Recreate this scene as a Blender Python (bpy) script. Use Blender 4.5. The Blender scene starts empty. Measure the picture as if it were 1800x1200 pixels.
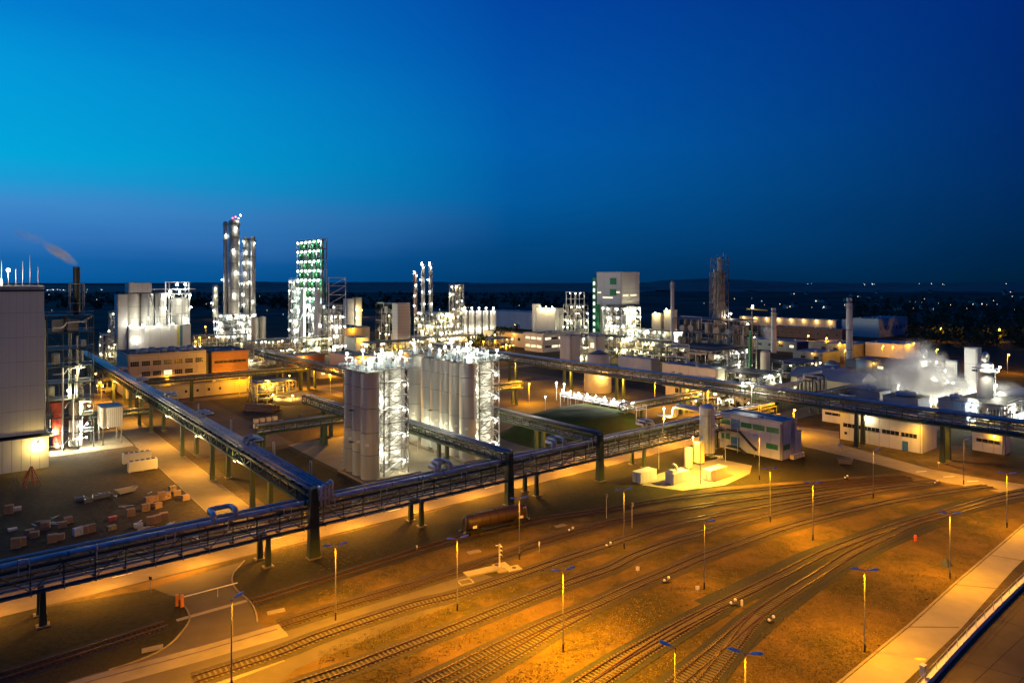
import bpy, math, random
from mathutils import Vector, Matrix, Quaternion
R = math.radians
rnd = random.Random(7)
sc = bpy.context.scene
col = sc.collection

# ------------------------------------------------------------------ camera
CAM_H, FOC, HZN = 50.0, 1200.0, 492.0          # camera height (m), focal length and horizon row of the 1800 px wide frame
cam = bpy.data.cameras.new('camera')
cam_o = bpy.data.objects.new('camera', cam)
col.objects.link(cam_o)
cam_o.location = (0, 0, CAM_H)
cam_o.rotation_euler = (R(90), 0, 0)
cam.lens = 24.0; cam.sensor_width = 36.0
cam.shift_y = -108.0 / 1800.0
cam.clip_start = 1.0; cam.clip_end = 30000.0
sc.camera = cam_o

# ------------------------------------------------------------------ sky after sunset
world = bpy.data.worlds.new('World'); sc.world = world
world.use_nodes = True
def build_sky():
    nt = world.node_tree; N = nt.nodes; L = nt.links
    bg = N['Background']
    tc = N.new('ShaderNodeTexCoord')
    sep = N.new('ShaderNodeSeparateXYZ'); L.new(tc.outputs['Generated'], sep.inputs[0])
    # azimuth weight: 1 towards the place where the sun went down, 0 opposite
    flat = N.new('ShaderNodeVectorMath'); flat.operation = 'MULTIPLY'
    L.new(tc.outputs['Generated'], flat.inputs[0]); flat.inputs[1].default_value = (1, 1, 0)
    nrm = N.new('ShaderNodeVectorMath'); nrm.operation = 'NORMALIZE'; L.new(flat.outputs[0], nrm.inputs[0])
    dot = N.new('ShaderNodeVectorMath'); dot.operation = 'DOT_PRODUCT'; L.new(nrm.outputs[0], dot.inputs[0])
    az = R(-62); dot.inputs[1].default_value = (math.sin(az), math.cos(az), 0)
    # thin veils of cloud shift the bands of colour a little
    mp = N.new('ShaderNodeMapping'); mp.inputs['Scale'].default_value = (1., 1., 5.); mp.inputs['Rotation'].default_value = (0, R(7), 0); L.new(tc.outputs['Generated'], mp.inputs[0])
    ns = N.new('ShaderNodeTexNoise'); ns.inputs['Scale'].default_value = 2.6; ns.inputs['Detail'].default_value = 4; L.new(mp.outputs[0], ns.inputs['Vector'])
    sh = N.new('ShaderNodeMath'); sh.operation = 'MULTIPLY_ADD'; sh.inputs[1].default_value = .05; sh.inputs[2].default_value = -.025; L.new(ns.outputs['Fac'], sh.inputs[0])
    elev = N.new('ShaderNodeMath'); elev.operation = 'ADD'; L.new(sep.outputs[2], elev.inputs[0]); L.new(sh.outputs[0], elev.inputs[1])
    def ramp(stops):
        r = N.new('ShaderNodeValToRGB'); cr = r.color_ramp; cr.interpolation = 'B_SPLINE' if False else 'EASE'
        cr.interpolation = 'LINEAR'
        def lin(c): return tuple(((v/255.0)/12.92 if v <= 10 else (((v/255.0)+.055)/1.055)**2.4) for v in c) + (1,)
        while len(cr.elements) < len(stops): cr.elements.new(.5)
        for e, (p, c) in zip(cr.elements, stops): e.position = p; e.color = lin(c)
        L.new(elev.outputs[0], r.inputs[0]); return r
    west = ramp([(0, (3, 88, 154)), (.028, (18, 98, 168)), (.05, (52, 118, 188)), (.085, (62, 138, 203)), (.122, (24, 156, 213)), (.155, (0, 165, 217)),
                 (.235, (0, 152, 216)), (.32, (0, 126, 206)), (.55, (4, 84, 165)), (1, (30, 62, 116))])
    mid = ramp([(0, (0, 56, 104)), (.05, (0, 72, 130)), (.118, (0, 88, 155)), (.19, (0, 92, 170)), (.26, (0, 85, 170)), (.38, (0, 68, 160)), (.6, (8, 56, 130)), (1, (30, 62, 116))])
    east = ramp([(0, (0, 30, 56)), (.05, (0, 39, 80)), (.118, (0, 42, 96)), (.19, (0, 42, 106)), (.31, (0, 40, 115)), (.6, (8, 44, 110)), (1, (30, 62, 116))])
    def mr(a, b):
        m = N.new('ShaderNodeMapRange'); m.interpolation_type = 'LINEAR'
        m.inputs[1].default_value = a; m.inputs[2].default_value = b
        L.new(dot.outputs['Value'], m.inputs[0]); return m
    # cosines of the angle to the sunset: frame's right side -0.16, middle 0.47, left side 0.91
    m1 = mr(-.16, .47); m2 = mr(.47, .91)
    mixA = N.new('ShaderNodeMixRGB'); L.new(m1.outputs[0], mixA.inputs[0]); L.new(east.outputs[0], mixA.inputs[1]); L.new(mid.outputs[0], mixA.inputs[2])
    mixB = N.new('ShaderNodeMixRGB'); L.new(m2.outputs[0], mixB.inputs[0]); L.new(mixA.outputs[0], mixB.inputs[1]); L.new(west.outputs[0], mixB.inputs[2])
    sky = N.new('ShaderNodeTexSky'); sky.sky_type = 'NISHITA'; sky.sun_disc = False
    sky.sun_elevation = R(-3); sky.sun_rotation = R(-62); sky.ozone_density = 6
    addn = N.new('ShaderNodeMixRGB'); addn.blend_type = 'ADD'; addn.inputs[0].default_value = .06
    L.new(mixB.outputs[0], addn.inputs[1]); L.new(sky.outputs[0], addn.inputs[2])
    L.new(addn.outputs[0], bg.inputs[0]); bg.inputs[1].default_value = 1.0
build_sky()

sc.view_settings.view_transform = 'Standard'
sc.view_settings.look = 'None'
sc.view_settings.exposure = 0.0
sc.view_settings.gamma = 1.0
sc.render.engine = 'CYCLES'
sc.cycles.use_denoising = True
sc.cycles.use_adaptive_sampling = True; sc.cycles.adaptive_threshold = .025; sc.cycles.adaptive_min_samples = 24
sc.cycles.max_bounces = 5; sc.cycles.diffuse_bounces = 2; sc.cycles.glossy_bounces = 2
sc.cycles.transmission_bounces = 2; sc.cycles.volume_bounces = 1; sc.cycles.transparent_max_bounces = 8
sc.cycles.caustics_reflective = False; sc.cycles.caustics_refractive = False
sc.cycles.sample_clamp_indirect = 4.0
sc.cycles.use_light_tree = True

# ------------------------------------------------------------------ the plant's own grid: u runs right and away, v left and away
PA = R(39.0)
CU, SU = math.cos(PA), math.sin(PA)
def W(u, v, z=0.0): return Vector((CU*u - SU*v, SU*u + CU*v, z))
def UV(p): return (CU*p[0] + SU*p[1], -SU*p[0] + CU*p[1])
def at(px, py, z=0.0):                          # the point of the level z that this place of the photograph shows
    y = FOC * (CAM_H - z) / (py - HZN)
    return Vector(((px - 900.0) * y / FOC, y, z))
def far(px, d, z=0.0): return Vector(((px - 900.0) * d / FOC, d, z))
def zrow(py, d): return CAM_H - (py - HZN) * d / FOC       # height seen in this row at distance d

# ------------------------------------------------------------------ materials
MATS = {}
def mat(name, rgb, rough=.6, metal=0., vary=.25, scale=.6, bump=0., bscale=8., dirt=None, dirt_scale=.08, dirt_amt=.5, spec=.4, coord='Object', stretch=(1, 1, 1)):
    m = bpy.data.materials.new(name); m.use_nodes = True
    nt = m.node_tree; N = nt.nodes; L = nt.links
    b = N['Principled BSDF']
    b.inputs['Roughness'].default_value = rough; b.inputs['Metallic'].default_value = metal
    b.inputs['Specular IOR Level'].default_value = spec
    geo = N.new('ShaderNodeNewGeometry')
    mp = N.new('ShaderNodeMapping'); mp.inputs['Scale'].default_value = stretch
    L.new(geo.outputs['Position'], mp.inputs[0])
    n1 = N.new('ShaderNodeTexNoise'); n1.inputs['Scale'].default_value = scale; n1.inputs['Detail'].default_value = 5
    L.new(mp.outputs[0], n1.inputs['Vector'])
    mx = N.new('ShaderNodeMixRGB'); L.new(n1.outputs['Fac'], mx.inputs[0])
    lo = tuple(c*(1-vary) for c in rgb) + (1,); hi = tuple(min(1, c*(1+vary)) for c in rgb) + (1,)
    mx.inputs[1].default_value = lo; mx.inputs[2].default_value = hi
    out = mx.outputs[0]
    if dirt:
        n2 = N.new('ShaderNodeTexNoise'); n2.inputs['Scale'].default_value = dirt_scale; n2.inputs['Detail'].default_value = 7; n2.inputs['Roughness'].default_value = .65
        L.new(mp.outputs[0], n2.inputs['Vector'])
        cr = N.new('ShaderNodeValToRGB'); cr.color_ramp.elements[0].position = .42; cr.color_ramp.elements[1].position = .66
        L.new(n2.outputs['Fac'], cr.inputs[0])
        mu = N.new('ShaderNodeMath'); mu.operation = 'MULTIPLY'; mu.inputs[1].default_value = dirt_amt; L.new(cr.outputs[0], mu.inputs[0])
        m2 = N.new('ShaderNodeMixRGB'); L.new(mu.outputs[0], m2.inputs[0]); L.new(out, m2.inputs[1]); m2.inputs[2].default_value = tuple(dirt) + (1,)
        out = m2.outputs[0]
    L.new(out, b.inputs['Base Color'])
    if bump > 0:
        n3 = N.new('ShaderNodeTexNoise'); n3.inputs['Scale'].default_value = bscale; n3.inputs['Detail'].default_value = 4
        L.new(geo.outputs['Position'], n3.inputs['Vector'])
        bp = N.new('ShaderNodeBump'); bp.inputs['Strength'].default_value = bump; bp.inputs['Distance'].default_value = .1
        L.new(n3.outputs['Fac'], bp.inputs['Height']); L.new(bp.outputs[0], b.inputs['Normal'])
    MATS[name] = m
    return m
def glow(name, rgb, strength):
    m = bpy.data.materials.new(name); m.use_nodes = True
    b = m.node_tree.nodes['Principled BSDF']
    b.inputs['Base Color'].default_value = (.8, .8, .8, 1)
    b.inputs['Emission Color'].default_value = tuple(rgb) + (1,); b.inputs['Emission Strength'].default_value = strength
    m.cycles.emission_sampling = 'NONE'          # the lamp's own light object lights the place
    MATS[name] = m
    return m
mat('soil', (.08, .06, .033), .95, vary=.6, scale=.8, bump=.9, bscale=2.2, dirt=(.035, .032, .018), dirt_scale=.035, dirt_amt=.8, spec=.1)
mat('grass_ground', (.055, .043, .013), .95, vary=.6, scale=1.1, bump=1., bscale=3., dirt=(.165, .1, .028), dirt_scale=.075, dirt_amt=.9, spec=.1)
mat('dark_grass', (.034, .031, .012), .95, vary=.7, scale=1.2, bump=1., bscale=3., dirt=(.06, .046, .018), dirt_scale=.06, dirt_amt=.7, spec=.1)
mat('turf', (.035, .06, .012), .95, vary=.45, scale=.5, bump=1., bscale=4., dirt=(.06, .04, .018), dirt_scale=.09, dirt_amt=.8, spec=.1)
mat('valley', (.085, .1, .08), 1., vary=.6, scale=.012, dirt=(.016, .02, .018), dirt_scale=.004, dirt_amt=.9, spec=.05)  # base lightened: glow of the haze over the valley floor, put into the colour
mat('hill_wood_haze', (.15, .21, .18), 1., vary=.6, scale=.01, dirt=(.09, .13, .12), dirt_scale=.0016, dirt_amt=.7, spec=.05)  # paler than real woods; the haze before the hills is painted into this colour
mat('asphalt', (.15, .122, .08), .85, vary=.25, scale=.7, bump=.2, bscale=12, dirt=(.085, .066, .04), dirt_scale=.09, dirt_amt=.7, spec=.25)
mat('yard_asphalt', (.1, .082, .056), .9, vary=.25, scale=.3, bump=.3, bscale=9, dirt=(.055, .042, .027), dirt_scale=.05, dirt_amt=.7, spec=.2)
mat('concrete', (.23, .195, .13), .85, vary=.18, scale=.7, bump=.2, bscale=6, dirt=(.13, .11, .08), dirt_scale=.14, dirt_amt=.6, spec=.25)
mat('pale_slab', (.3, .262, .18), .85, vary=.15, scale=.7, dirt=(.2, .18, .14), dirt_scale=.12, dirt_amt=.6, spec=.25)
mat('ballast', (.06, .05, .038), .95, vary=.6, scale=2.5, bump=1., bscale=6, dirt=(.05, .045, .036), dirt_scale=.12, spec=.1)
mat('dark_ballast', (.04, .04, .034), .95, vary=.5, scale=2.5, bump=1., bscale=6, spec=.1)
mat('sleeper_wood', (.06, .042, .028), .9, vary=.35, scale=1.2, spec=.15)
mat('sleeper_concrete', (.11, .088, .065), .9, vary=.3, scale=1.0, dirt=(.09, .07, .05), dirt_scale=.3, spec=.15)
mat('rail_steel', (.075, .04, .024), .5, .3, vary=.4, scale=.3)
mat('green_steel', (.05, .075, .03), .6, .0, vary=.25, scale=.3, dirt=(.035, .035, .02), dirt_scale=.25)
mat('dark_steel', (.05, .058, .055), .5, .3, vary=.25, scale=.4)
mat('grey_steel', (.26, .27, .27), .45, .5, vary=.2, scale=.4, dirt=(.15, .13, .1), dirt_scale=.3)
mat('galvanised', (.5, .52, .53), .42, .4, vary=.18, scale=.8)
mat('pipe_cladding', (.6, .62, .63), .48, .35, vary=.15, scale=.5, dirt=(.3, .29, .26), dirt_scale=.35, dirt_amt=.7)
mat('pipe_plain', (.34, .32, .28), .45, .4, vary=.3, scale=.15)
mat('pipe_rust', (.2, .13, .08), .6, .2, vary=.3, scale=.3)
mat('silo_metal', (.5, .5, .45), .5, .2, vary=.1, scale=.35, dirt=(.3, .29, .25), dirt_scale=.35, dirt_amt=.6, stretch=(1, 1, .06))
mat('vessel_metal', (.42, .42, .39), .4, .45, vary=.12, scale=.4, dirt=(.42, .4, .36), dirt_scale=.15, stretch=(1, 1, .2))
mat('white_paint', (.6, .6, .56), .5, vary=.06, scale=.4, dirt=(.55, .52, .46), dirt_scale=.16, dirt_amt=.5, stretch=(1, 1, .3))
mat('cream_paint', (.66, .58, .42), .55, vary=.08, scale=.4, dirt=(.5, .43, .3), dirt_scale=.2, dirt_amt=.4, stretch=(1, 1, .3))
mat('panel_grey', (.58, .58, .56), .5, .0, vary=.05, scale=.25, dirt=(.48, .475, .46), dirt_scale=.08, dirt_amt=.5, stretch=(1, 1, .25))
mat('panel_white', (.62, .62, .6), .5, .0, vary=.06, scale=.3, dirt=(.5, .49, .46), dirt_scale=.1, dirt_amt=.5, stretch=(1, 1, .25))
mat('panel_beige', (.52, .46, .36), .65, vary=.08, scale=.4, dirt=(.4, .34, .26), dirt_scale=.15, stretch=(1, 1, .4))
mat('panel_yellow', (.6, .5, .12), .55)
mat('panel_teal', (.05, .2, .26), .5)
mat('plaster', (.5, .44, .34), .85, vary=.12, scale=.3, dirt=(.36, .3, .22), dirt_scale=.1, stretch=(1, 1, .5))
mat('red_brick', (.3, .15, .09), .85, vary=.2, scale=1.2, dirt=(.2, .11, .075), dirt_scale=.2)
mat('roof_felt', (.07, .075, .085), .8, vary=.25, scale=.3, dirt=(.045, .047, .05), dirt_scale=.08, spec=.3)
mat('roof_sheet', (.17, .2, .24), .5, .2, vary=.15, scale=.3)
mat('window_dark', (.02, .022, .025), .12, spec=.6)
mat('window_green', (.02, .2, .08), .35, vary=.15, spec=.5)
mat('door_blue', (.05, .17, .4), .45)
mat('grating', (.08, .085, .08), .6, .4, vary=.2, scale=1.)
mat('green_paint', (.03, .26, .1), .5, vary=.15)
mat('red_paint', (.55, .08, .05), .5, vary=.15)
mat('orange_paint', (.75, .25, .03), .5)
mat('yellow_paint', (.75, .55, .05), .55, vary=.1)
mat('blue_paint', (.06, .15, .34), .5, vary=.12)
mat('pale_blue_steel', (.36, .47, .52), .45, .2, vary=.12)
mat('wagon_brown', (.06, .034, .02), .5, .2, vary=.3, scale=.5, dirt=(.06, .04, .03), dirt_scale=.5, stretch=(1, 1, .4))
mat('black_steel', (.018, .018, .018), .55, .2)
mat('brick_pack', (.36, .22, .13), .85, vary=.3, scale=.8)
mat('pale_pack', (.55, .52, .48), .6, vary=.2, scale=.9)
mat('timber', (.4, .28, .14), .8, vary=.25, scale=.8)
mat('tree_bark', (.045, .035, .026), .95, spec=.1)
mat('leaf_dark', (.04, .05, .022), .95, vary=.5, scale=.6, spec=.1)
mat('dry_grass', (.17, .12, .04), .95, vary=.4, scale=.8, spec=.1)
mat('paint_mark', (.75, .74, .7), .7, vary=.15)
mat('road_patch', (.17, .155, .13), .85, vary=.25, scale=.8)
mat('mast_steel', (.2, .2, .19), .6, .1, vary=.2)
mat('lamp_shell', (.75, .78, .8), .45)
WARM, WHITE, SODIUM, GREENISH = (1., .8, .4), (1., .94, .72), (1., .4, .0), (.7, 1., .62)
glow('glow_white', (1., .97, .88), 30.)
glow('glow_warm', (1., .86, .5), 22.)
glow('glow_green', (.85, 1., .82), 26.)
glow('glow_sodium', (1., .5, .09), 26.)
glow('glow_red', (1., .08, .04), 8.)
glow('glow_window', (1., .82, .45), 1.6)
glow('glow_window_cool', (.9, 1., .9), 2.2)
glow('glow_far', (1., .78, .45), 4.)
glow('glow_far_white', (.85, .92, 1.), 4.)

# ------------------------------------------------------------------ shapes
MESH = {}
def _unit(shape, m):
    k = (shape, m)
    if k in MESH: return MESH[k]
    me = bpy.data.meshes.new(shape)
    if shape == 'box':
        v = [(x, y, z) for x in (-.5, .5) for y in (-.5, .5) for z in (-.5, .5)]
        f = [(0, 1, 3, 2), (4, 6, 7, 5), (0, 4, 5, 1), (2, 3, 7, 6), (0, 2, 6, 4), (1, 5, 7, 3)]
        me.from_pydata(v, [], f)
    elif shape[:3] == 'cyl':
        n, k2 = int(shape[3:].split('_')[0]), float(shape.split('_')[1])
        v, f = [], []
        for z, r in ((0, 1), (1, k2)):
            for i in range(n): a = 2*math.pi*i/n; v.append((r*math.cos(a), r*math.sin(a), z))
        for i in range(n): j = (i+1) % n; f.append((i, j, n+j, n+i))
        f.append(tuple(range(n-1, -1, -1))); f.append(tuple(range(n, 2*n)))
        me.from_pydata(v, [], f)
        for p in me.polygons: p.use_smooth = len(p.vertices) == 4
    elif shape == 'dome' or shape == 'ball':
        n, v, f = 12, [], []
        rings = [0, 25, 50, 70] if shape == 'dome' else [-70, -40, 0, 40, 70]
        for e in rings:
            for i in range(n): a = 2*math.pi*i/n; v.append((math.cos(a)*math.cos(R(e)), math.sin(a)*math.cos(R(e)), math.sin(R(e))))
        for k3 in range(len(rings)-1):
            for i in range(n): j = (i+1) % n; f.append((k3*n+i, k3*n+j, (k3+1)*n+j, (k3+1)*n+i))
        v.append((0, 0, 1)); t = len(v)-1; b = (len(rings)-1)*n
        for i in range(n): f.append((b+i, b+(i+1) % n, t))
        if shape == 'ball':
            v.append((0, 0, -1))
            for i in range(n): f.append(((i+1) % n, i, t+1))
        me.from_pydata(v, [], f)
        for p in me.polygons: p.use_smooth = True
    elif shape == 'bulb':
        s = .7
        v = [(1, 0, 0), (0, 1, 0), (-1, 0, 0), (0, -1, 0), (0, 0, 1), (0, 0, -1)]
        f = [(0, 1, 4), (1, 2, 4), (2, 3, 4), (3, 0, 4), (1, 0, 5), (2, 1, 5), (3, 2, 5), (0, 3, 5)]
        v2 = [Vector(p) for p in v]; fs = []
        for a, b, c in f:
            ab = len(v2); v2.append((v2[a]+v2[b]).normalized()); bc = len(v2); v2.append((v2[b]+v2[c]).normalized()); ca = len(v2); v2.append((v2[c]+v2[a]).normalized())
            fs += [(a, ab, ca), (ab, b, bc), (ca, bc, c), (ab, bc, ca)]
        me.from_pydata([tuple(p) for p in v2], [], fs)
    me.materials.append(MATS[m])
    MESH[k] = me
    return me
def link(name, data, parent=None):
    o = bpy.data.objects.new(name, data); col.objects.link(o)
    if parent is not None:
        o.parent = parent
        if parent.type == 'MESH': o.matrix_parent_inverse = parent.matrix_basis.inverted()
    return o
def tag(o, label=None, cat=None, group=None, kind=None):
    if label: o['label'] = label
    if cat: o['category'] = cat
    if group: o['group'] = group
    if kind: o['kind'] = kind
    return o
def thing(name, label, cat, loc=(0, 0, 0), rz=0., group=None):
    o = bpy.data.objects.new(name, None); col.objects.link(o)
    o.empty_display_size = .1
    o.location = loc; o.rotation_euler = (0, 0, rz)
    return tag(o, label, cat, group)
def uvthing(name, label, cat, u, v, z=0., group=None): return thing(name, label, cat, W(u, v, z), PA, group)
def box(p, name, c, s, m, rz=0., tilt=None):
    o = link(name, _unit('box', m), p)
    o.location = c; o.scale = s
    if tilt: o.rotation_euler = tilt
    elif rz: o.rotation_euler = (0, 0, rz)
    return o
def _aim(o, a, b):
    d = Vector(b) - Vector(a)
    o.rotation_mode = 'QUATERNION'; o.rotation_quaternion = d.to_track_quat('Z', 'Y')
    return d.length
def cyl(p, name, a, b, r, m, seg=12, taper=1.):
    o = link(name, _unit('cyl%d_%.2f' % (seg, taper), m), p)
    L = _aim(o, a, b); o.location = a; o.scale = (r, r, L)
    return o
def beam(p, name, a, b, w, h, m):
    """square bar between two points; h is its upright size"""
    o = link(name, _unit('box', m), p)
    a, b = Vector(a), Vector(b); d = b - a
    o.rotation_mode = 'QUATERNION'
    if abs(d.x) < 1e-6 and abs(d.y) < 1e-6: o.rotation_quaternion = Quaternion((1, 0, 0, 0)); o.scale = (w, h, d.length)
    else:
        zx = d.normalized(); sx = Vector((0, 0, 1)).cross(zx).normalized(); up = zx.cross(sx)
        o.rotation_quaternion = Matrix((sx, up, zx)).transposed().to_quaternion(); o.scale = (w, h, d.length)
    o.location = (a + b) / 2
    return o
def dome(p, name, c, r, h, m):
    o = link(name, _unit('dome', m), p); o.location = c; o.scale = (r, r, h); return o
def ball(p, name, c, r, m):
    o = link(name, _unit('ball', m), p); o.location = c; o.scale = (r, r, r) if not isinstance(r, tuple) else r; return o
def poly(p, name, verts, faces, m, smooth=False, mats=None):
    me = bpy.data.meshes.new(name); me.from_pydata([tuple(v) for v in verts], [], faces)
    me.materials.append(MATS[m])
    if smooth:
        for q in me.polygons: q.use_smooth = True
    return link(name, me, p)
def rounded(pts, rad, n=4):
    """round the corners of a run of points"""
    pts = [Vector(q) for q in pts]; out = [pts[0]]
    for i in range(1, len(pts)-1):
        a, b, c = pts[i-1], pts[i], pts[i+1]
        r = min(rad, (a-b).length*.45, (c-b).length*.45)
        p0, p2 = b + (a-b).normalized()*r, b + (c-b).normalized()*r
        for k in range(n+1):
            t = k/n; out.append(p0*(1-t)**2 + b*2*t*(1-t) + p2*t*t)
    return out + [pts[-1]]
def tube_data(pts, r, seg=8):
    pts = [Vector(q) for q in pts]; v, f = [], []
    prev = None
    for i, q in enumerate(pts):
        d = (pts[min(i+1, len(pts)-1)] - pts[max(i-1, 0)]).normalized()
        if prev is None: s = d.orthogonal().normalized() if abs(d.z) > .95 else Vector((0, 0, 1)).cross(d).normalized()
        else:
            s = (prev - d*prev.dot(d))
            s = s.normalized() if s.length > 1e-4 else d.orthogonal().normalized()
        prev = s; t = d.cross(s)
        for k in range(seg): a = 2*math.pi*k/seg; v.append(q + s*r*math.cos(a) + t*r*math.sin(a))
    for i in range(len(pts)-1):
        for k in range(seg): j = (k+1) % seg; f.append((i*seg+k, i*seg+j, (i+1)*seg+j, (i+1)*seg+k))
    n = (len(pts)-1)*seg
    f.append(tuple(range(seg-1, -1, -1))); f.append(tuple(n+k for k in range(seg)))
    return v, f
def pipe(p, name, pts, r, m, bend=0., seg=8):
    if bend: pts = rounded(pts, bend)
    v, f = tube_data(pts, r, seg)
    return poly(p, name, v, f, m, True)
def strip(name, pts, w, z, m, thick=None, parent=None):
    """a flat band of width w along a ground line (a sheet, or a slab if thick)"""
    pts = [Vector((q[0], q[1], 0)) for q in pts]; v, f = [], []
    for i, q in enumerate(pts):
        d = (pts[min(i+1, len(pts)-1)] - pts[max(i-1, 0)]).normalized(); s = Vector((-d.y, d.x, 0))*w/2
        v += [(q.x+s.x, q.y+s.y, z), (q.x-s.x, q.y-s.y, z)]
    n = len(pts)
    for i in range(n-1): f.append((2*i+1, 2*i+3, 2*i+2, 2*i))
    if thick:
        b = len(v); v += [(x, y, zz-thick) for x, y, zz in v[:b]]
        for i in range(n-1):
            f.append((2*i, 2*i+2, b+2*i+2, b+2*i)); f.append((2*i+3, 2*i+1, b+2*i+1, b+2*i+3))
        f.append((0, b, b+1, 1)); e = 2*(n-1); f.append((e, e+1, b+e+1, b+e))
    return poly(parent, name, v, f, m)
def slab(name, pts, z, m, thick=None, parent=None):
    """a flat sheet with the given ground outline"""
    n = len(pts); v = [(q[0], q[1], z) for q in pts]; f = [tuple(range(n))]
    if sum(pts[i][0]*pts[(i+1) % n][1] - pts[(i+1) % n][0]*pts[i][1] for i in range(n)) < 0: v = v[::-1]
    if thick:
        v += [(x, y, z-thick) for x, y, _ in v[:n]]
        f += [(i, n+i, n+(i+1) % n, (i+1) % n) for i in range(n)]
    return poly(parent, name, v, f, m)
def smooth_line(pts, step=3.):
    """Catmull-Rom through ground points, resampled at an even step"""
    P = [Vector((q[0], q[1], 0)) for q in pts]
    P = [P[0]*2-P[1]] + P + [P[-1]*2-P[-2]]; fine = []
    for i in range(1, len(P)-2):
        for k in range(16):
            t = k/16; a, b, c, d = P[i-1:i+3]
            fine.append(.5*((2*b) + (c-a)*t + (2*a-5*b+4*c-d)*t*t + (3*b-a-3*c+d)*t**3))
    fine.append(P[-2]); out = [fine[0]]; acc = 0.
    for a, b in zip(fine, fine[1:]):
        l = (b-a).length
        while acc + l >= step and l > 0:
            t = (step-acc)/l; a = a + (b-a)*t; out.append(a.copy()); l = (b-a).length; acc = 0.
        acc += l
    return out
LIGHTS = {}
def light(p, c, watts, rgb, radius=.25, cone=None):
    k = (round(watts), rgb, radius, cone)
    if k not in LIGHTS:
        d = bpy.data.lights.new('lamp_light', 'SPOT' if cone else 'POINT'); d.energy = watts; d.color = rgb; d.shadow_soft_size = radius
        if cone: d.spot_size = R(cone); d.spot_blend = .45
        LIGHTS[k] = d
    o = bpy.data.objects.new('lamp_light', LIGHTS[k]); col.objects.link(o); o.parent = p; o.location = c
    return o
def lamp(p, c, r=.4, m='glow_white', watts=0, rgb=WHITE, off=(0, 0, -.6), cone=None):
    """a flood lamp fixed to a structure: bulb, shade and its light"""
    b = link('lamp_bulb', _unit('bulb', m), p); b.location = c; b.scale = (r, r, r)
    if watts:
        # the light object sits clear of the bulb so that the bulb does not shade it
        light(p, (c[0]+off[0]*r*2.2, c[1]+off[1]*r*2.2, c[2]+off[2]*r*2.6), watts, rgb, .3, cone)
    return b

# ================================================================== the setting: ground, hills, roads
def structure(o): o['kind'] = 'structure'; return o
S = 9000.
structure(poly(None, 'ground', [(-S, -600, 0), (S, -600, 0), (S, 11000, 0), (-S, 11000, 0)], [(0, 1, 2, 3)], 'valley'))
def uvslab(name, u0, u1, v0, v1, z, m, thick=None): return slab(name, [W(u0, v0), W(u1, v0), W(u1, v1), W(u0, v1)], z, m, thick)
structure(uvslab('plant_ground', -120, 640, 126, 760, .004, 'soil'))
structure(slab('yard_ground', [W(-120, 126), W(640, 126), W(640, -160), W(-120, -160)], .005, 'grass_ground'))
def hills():
    """wooded ridges beyond the valley"""
    import mathutils.noise as mn
    rows = [  # distance, ridge rows of the photograph (px, py)
        (3600, [(-400, 520), (0, 517), (200, 514), (330, 508), (420, 505), (620, 506), (800, 505), (1000, 507), (1150, 508), (1400, 511), (1600, 509), (1800, 506), (2200, 505)]),
        (5200, [(-400, 505), (0, 504), (160, 504), (310, 501), (345, 496.5), (450, 495), (560, 497), (640, 495.5), (760, 495.5), (900, 498), (1050, 499), (1120, 497), (1180, 492), (1250, 489.5), (1330, 493), (1420, 497), (1600, 497), (1800, 496.5), (2200, 496)]),
    ]
    for k, (d, prof) in enumerate(rows):
        v, f, n = [], [], 0
        xs = [(-400 + 2600*i/420) for i in range(421)]
        for x in xs:
            for (a, ya), (b, yb) in zip(prof, prof[1:]):
                if a <= x <= b:
                    t = (x-a)/(b-a); t = t*t*(3-2*t); y = ya + (yb-ya)*t; break
            X = (x-900)*d/FOC
            h = max(2., zrow(y, d)) + 5*mn.noise((X*.006, k*9, 0)) + 4*mn.noise((X*.03, k*9, 3))
            h = max(h, .5)
            for q, hh, nn in ((-900, 0, 0), (-600, .3, 6), (-300, .68, 6), (0, 1, 0), (400, .8, 5), (900, 0, 0)):
                v.append((X*(1+q/d*.6), d+q, max(0, h*hh + (nn*mn.noise((X*.004, q*.004, k*5)) if hh else 0)) - (.5 if hh == 0 else 0)))
        for i in range(len(xs)-1):
            for j in range(5): f.append((i*6+j, (i+1)*6+j, (i+1)*6+j+1, i*6+j+1))
        structure(poly(None, 'hills', v, f, 'hill_wood_haze', True))
hills()

# front road under and behind the pipe bridge, plant road beside the rising bridge
structure(uvslab('front_road', -90, 420, 126.6, 136.6, .012, 'asphalt'))
structure(uvslab('plant_road', 41.5, 49.6, 136.2, 380, .016, 'asphalt'))
structure(uvslab('back_road', -40, 330, 300, 309, .0205, 'asphalt'))
structure(uvslab('inner_road', 126, 133, 136, 300, .018, 'asphalt'))
structure(uvslab('service_yard', 52, 80, 205, 300, .011, 'yard_asphalt'))
structure(uvslab('forecourt', 20, 41, 232, 262, .014, 'concrete'))
structure(uvslab('storage_yard', -30, 41.3, 137, 214, .01, 'soil'))
structure(uvslab('lawn', 53, 76, 138, 200, .013, 'dark_grass'))
structure(uvslab('lawn', 52.5, 125, 136.9, 150, .0145, 'dark_grass'))
structure(uvslab('lawn', 134, 205, 138, 152, .0145, 'dark_grass'))
structure(uvslab('silo_yard', 77.5, 125, 151, 204, .015, 'concrete'))
structure(uvslab('open_yard', 134, 240, 160, 299, .013, 'yard_asphalt'))
structure(uvslab('open_yard', 135, 200, 206, 299, .018, 'yard_asphalt'))
GP = lambda pts: [at(x, y) for x, y in pts]
structure(slab('verge', GP([(270, 1034), (0, 1080), (-500, 1160), (-900, 1500), (100, 1215), (290, 1138), (326, 1100), (333, 1082), (316, 1052)]), .010, 'dark_grass'))
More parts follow.
